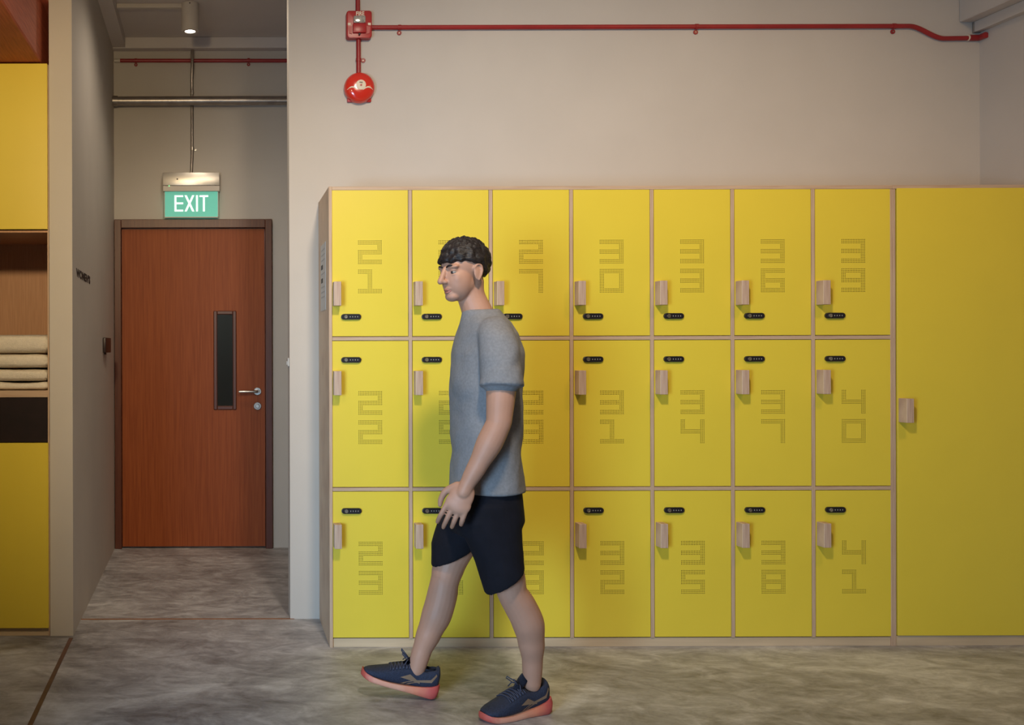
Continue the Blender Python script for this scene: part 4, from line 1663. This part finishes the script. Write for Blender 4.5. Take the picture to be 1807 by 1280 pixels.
def patch(bm, poly_lo, poly_hi, side, n=14):
    """strip between two polylines given as (t,z) ends, laid on the shoe side"""
    def at(pl, u):
        q = u * (len(pl) - 1)
        i = min(int(q), len(pl) - 2)
        f = q - i
        return (pl[i][0] * (1 - f) + pl[i + 1][0] * f, pl[i][1] * (1 - f) + pl[i + 1][1] * f)
    prev = None
    for i in range(n + 1):
        a_, b_ = at(poly_lo, i / n), at(poly_hi, i / n)
        row = []
        for j in range(5):
            f = j / 4
            row.append(bm.verts.new(shoe_side(a_[0] * (1 - f) + b_[0] * f, a_[1] * (1 - f) + b_[1] * f, side)))
        if prev:
            for j in range(4):
                bm.faces.new((prev[j], prev[j + 1], row[j + 1], row[j]))
        prev = row


def logo_mesh():
    bm = bmesh.new()
    for side in (-1, 1):
        # arrow blade, rear streak, front streaks
        patch(bm, [(0.52, 0.052), (0.25, 0.046)], [(0.40, 0.072), (0.25, 0.050)], side)
        patch(bm, [(0.27, 0.050), (0.10, 0.062), (0.05, 0.092)], [(0.30, 0.056), (0.12, 0.072), (0.065, 0.098)], side)
        patch(bm, [(0.50, 0.026), (0.46, 0.036), (0.36, 0.050)], [(0.455, 0.027), (0.42, 0.038), (0.335, 0.049)], side)
        patch(bm, [(0.43, 0.029), (0.39, 0.038), (0.31, 0.048)], [(0.39, 0.030), (0.35, 0.039), (0.285, 0.047)], side)
    me = mesh_from(bm, 'side_logo', M['bronze'], True)
    return me


def tongue_mesh():
    bm = bmesh.new()
    rows = []
    for i in range(9):
        u = i / 8
        x = SL * (0.55 - 0.185 * u)
        z = 0.085 + 0.066 * u ** 0.9
        w = 0.020 + 0.006 * u - 0.010 * max(0, u - 0.8) * 5 * 0.6
        row = []
        for j in range(9):
            v = j / 8 * 2 - 1
            row.append(bm.verts.new((x - 0.010 * abs(v) ** 2, w * v, z - 0.010 * v * v)))
        rows.append(row)
    for r0, r1 in zip(rows, rows[1:]):
        for j in range(8):
            bm.faces.new((r0[j], r0[j + 1], r1[j + 1], r1[j]))
    r = bmesh.ops.solidify(bm, geom=bm.faces[:], thickness=0.006)
    return mesh_from(bm, 'tongue', M['shoe'], True)


def laces_mesh():
    bm = bmesh.new()
    for i in range(6):
        t = 0.44 + 0.042 * i
        for sgn in (-1, 1):
            pts = []
            for j in range(9):
                v = j / 8 * 2 - 1
                tt = t + sgn * v * 0.018
                p = shoe_pt(tt, math.pi / 2 - v * 1.05, 0.0025)
                pts.append(p)
            tube(bm, pts, 0.0022, 8)
    k0 = Vector((SL * 0.435, 0, 0.116))
    for sgn in (-1, 1):
        tube(bm, [k0, k0 + Vector((0.020, sgn * 0.012, 0.014)), k0 + Vector((0.038, sgn * 0.020, 0.026)), k0 + Vector((0.036, sgn * 0.026, 0.018)), k0 + Vector((0.016, sgn * 0.016, 0.002)), k0], 0.0022, 8)
        tube(bm, [k0, k0 + Vector((0.012, sgn * 0.024, 0.000)), k0 + Vector((0.020, sgn * 0.036, -0.018))], 0.0020, 8)
    ellipsoid(bm, k0, (0.007, 0.008, 0.006), None, 10, 8)
    return mesh_from(bm, 'laces', M['lace'], True)


def lining_mesh():
    bm = bmesh.new()
    n = 24
    a_, b_ = [], []
    for k in range(n):
        t = 2 * math.pi * k / n
        a_.append(bm.verts.new((SL * 0.205 + 0.040 * math.cos(t), 0.021 * math.sin(t), 0.104 + 0.010 * math.cos(t) ** 2 * (1 if math.cos(t) < 0 else 0.2))))
        b_.append(bm.verts.new((SL * 0.205 + 0.034 * math.cos(t), 0.018 * math.sin(t), 0.080)))
    for k in range(n):
        bm.faces.new((a_[k], a_[(k + 1) % n], b_[(k + 1) % n], b_[k]))
    bm.faces.new(b_)
    return mesh_from(bm, 'lining', M['shoe_dark'], True)


um, sm_, lm_, tm_, am_, nm_ = upper_mesh(), sole_mesh(), logo_mesh(), tongue_mesh(), laces_mesh(), lining_mesh()


def shoe(heel, toe_dir, pitch, label):
    ang_ = math.atan2(toe_dir[1], toe_dir[0])
    s_ = obj('shoe', um, person, heel)
    s_.rotation_euler = (0, -pitch, ang_)
    s_['label'] = label
    for nm, me_ in (('sole', sm_), ('side_logo', lm_), ('tongue', tm_), ('laces', am_), ('lining', nm_)):
        c_ = bpy.data.objects.new(nm, me_)
        C.objects.link(c_)
        c_.parent = s_
    return s_


shoe(Vector((1.195, 3.690, 0.0)), Vector((-0.27, -0.113)), 0.0, 'navy trainer with coral sole planted flat on the floor')
shoe(Vector((X(764, 3.83), 3.83, 0.0)), Vector((-0.985, 0.10)), math.radians(15), 'navy trainer with coral sole, toe lifted')
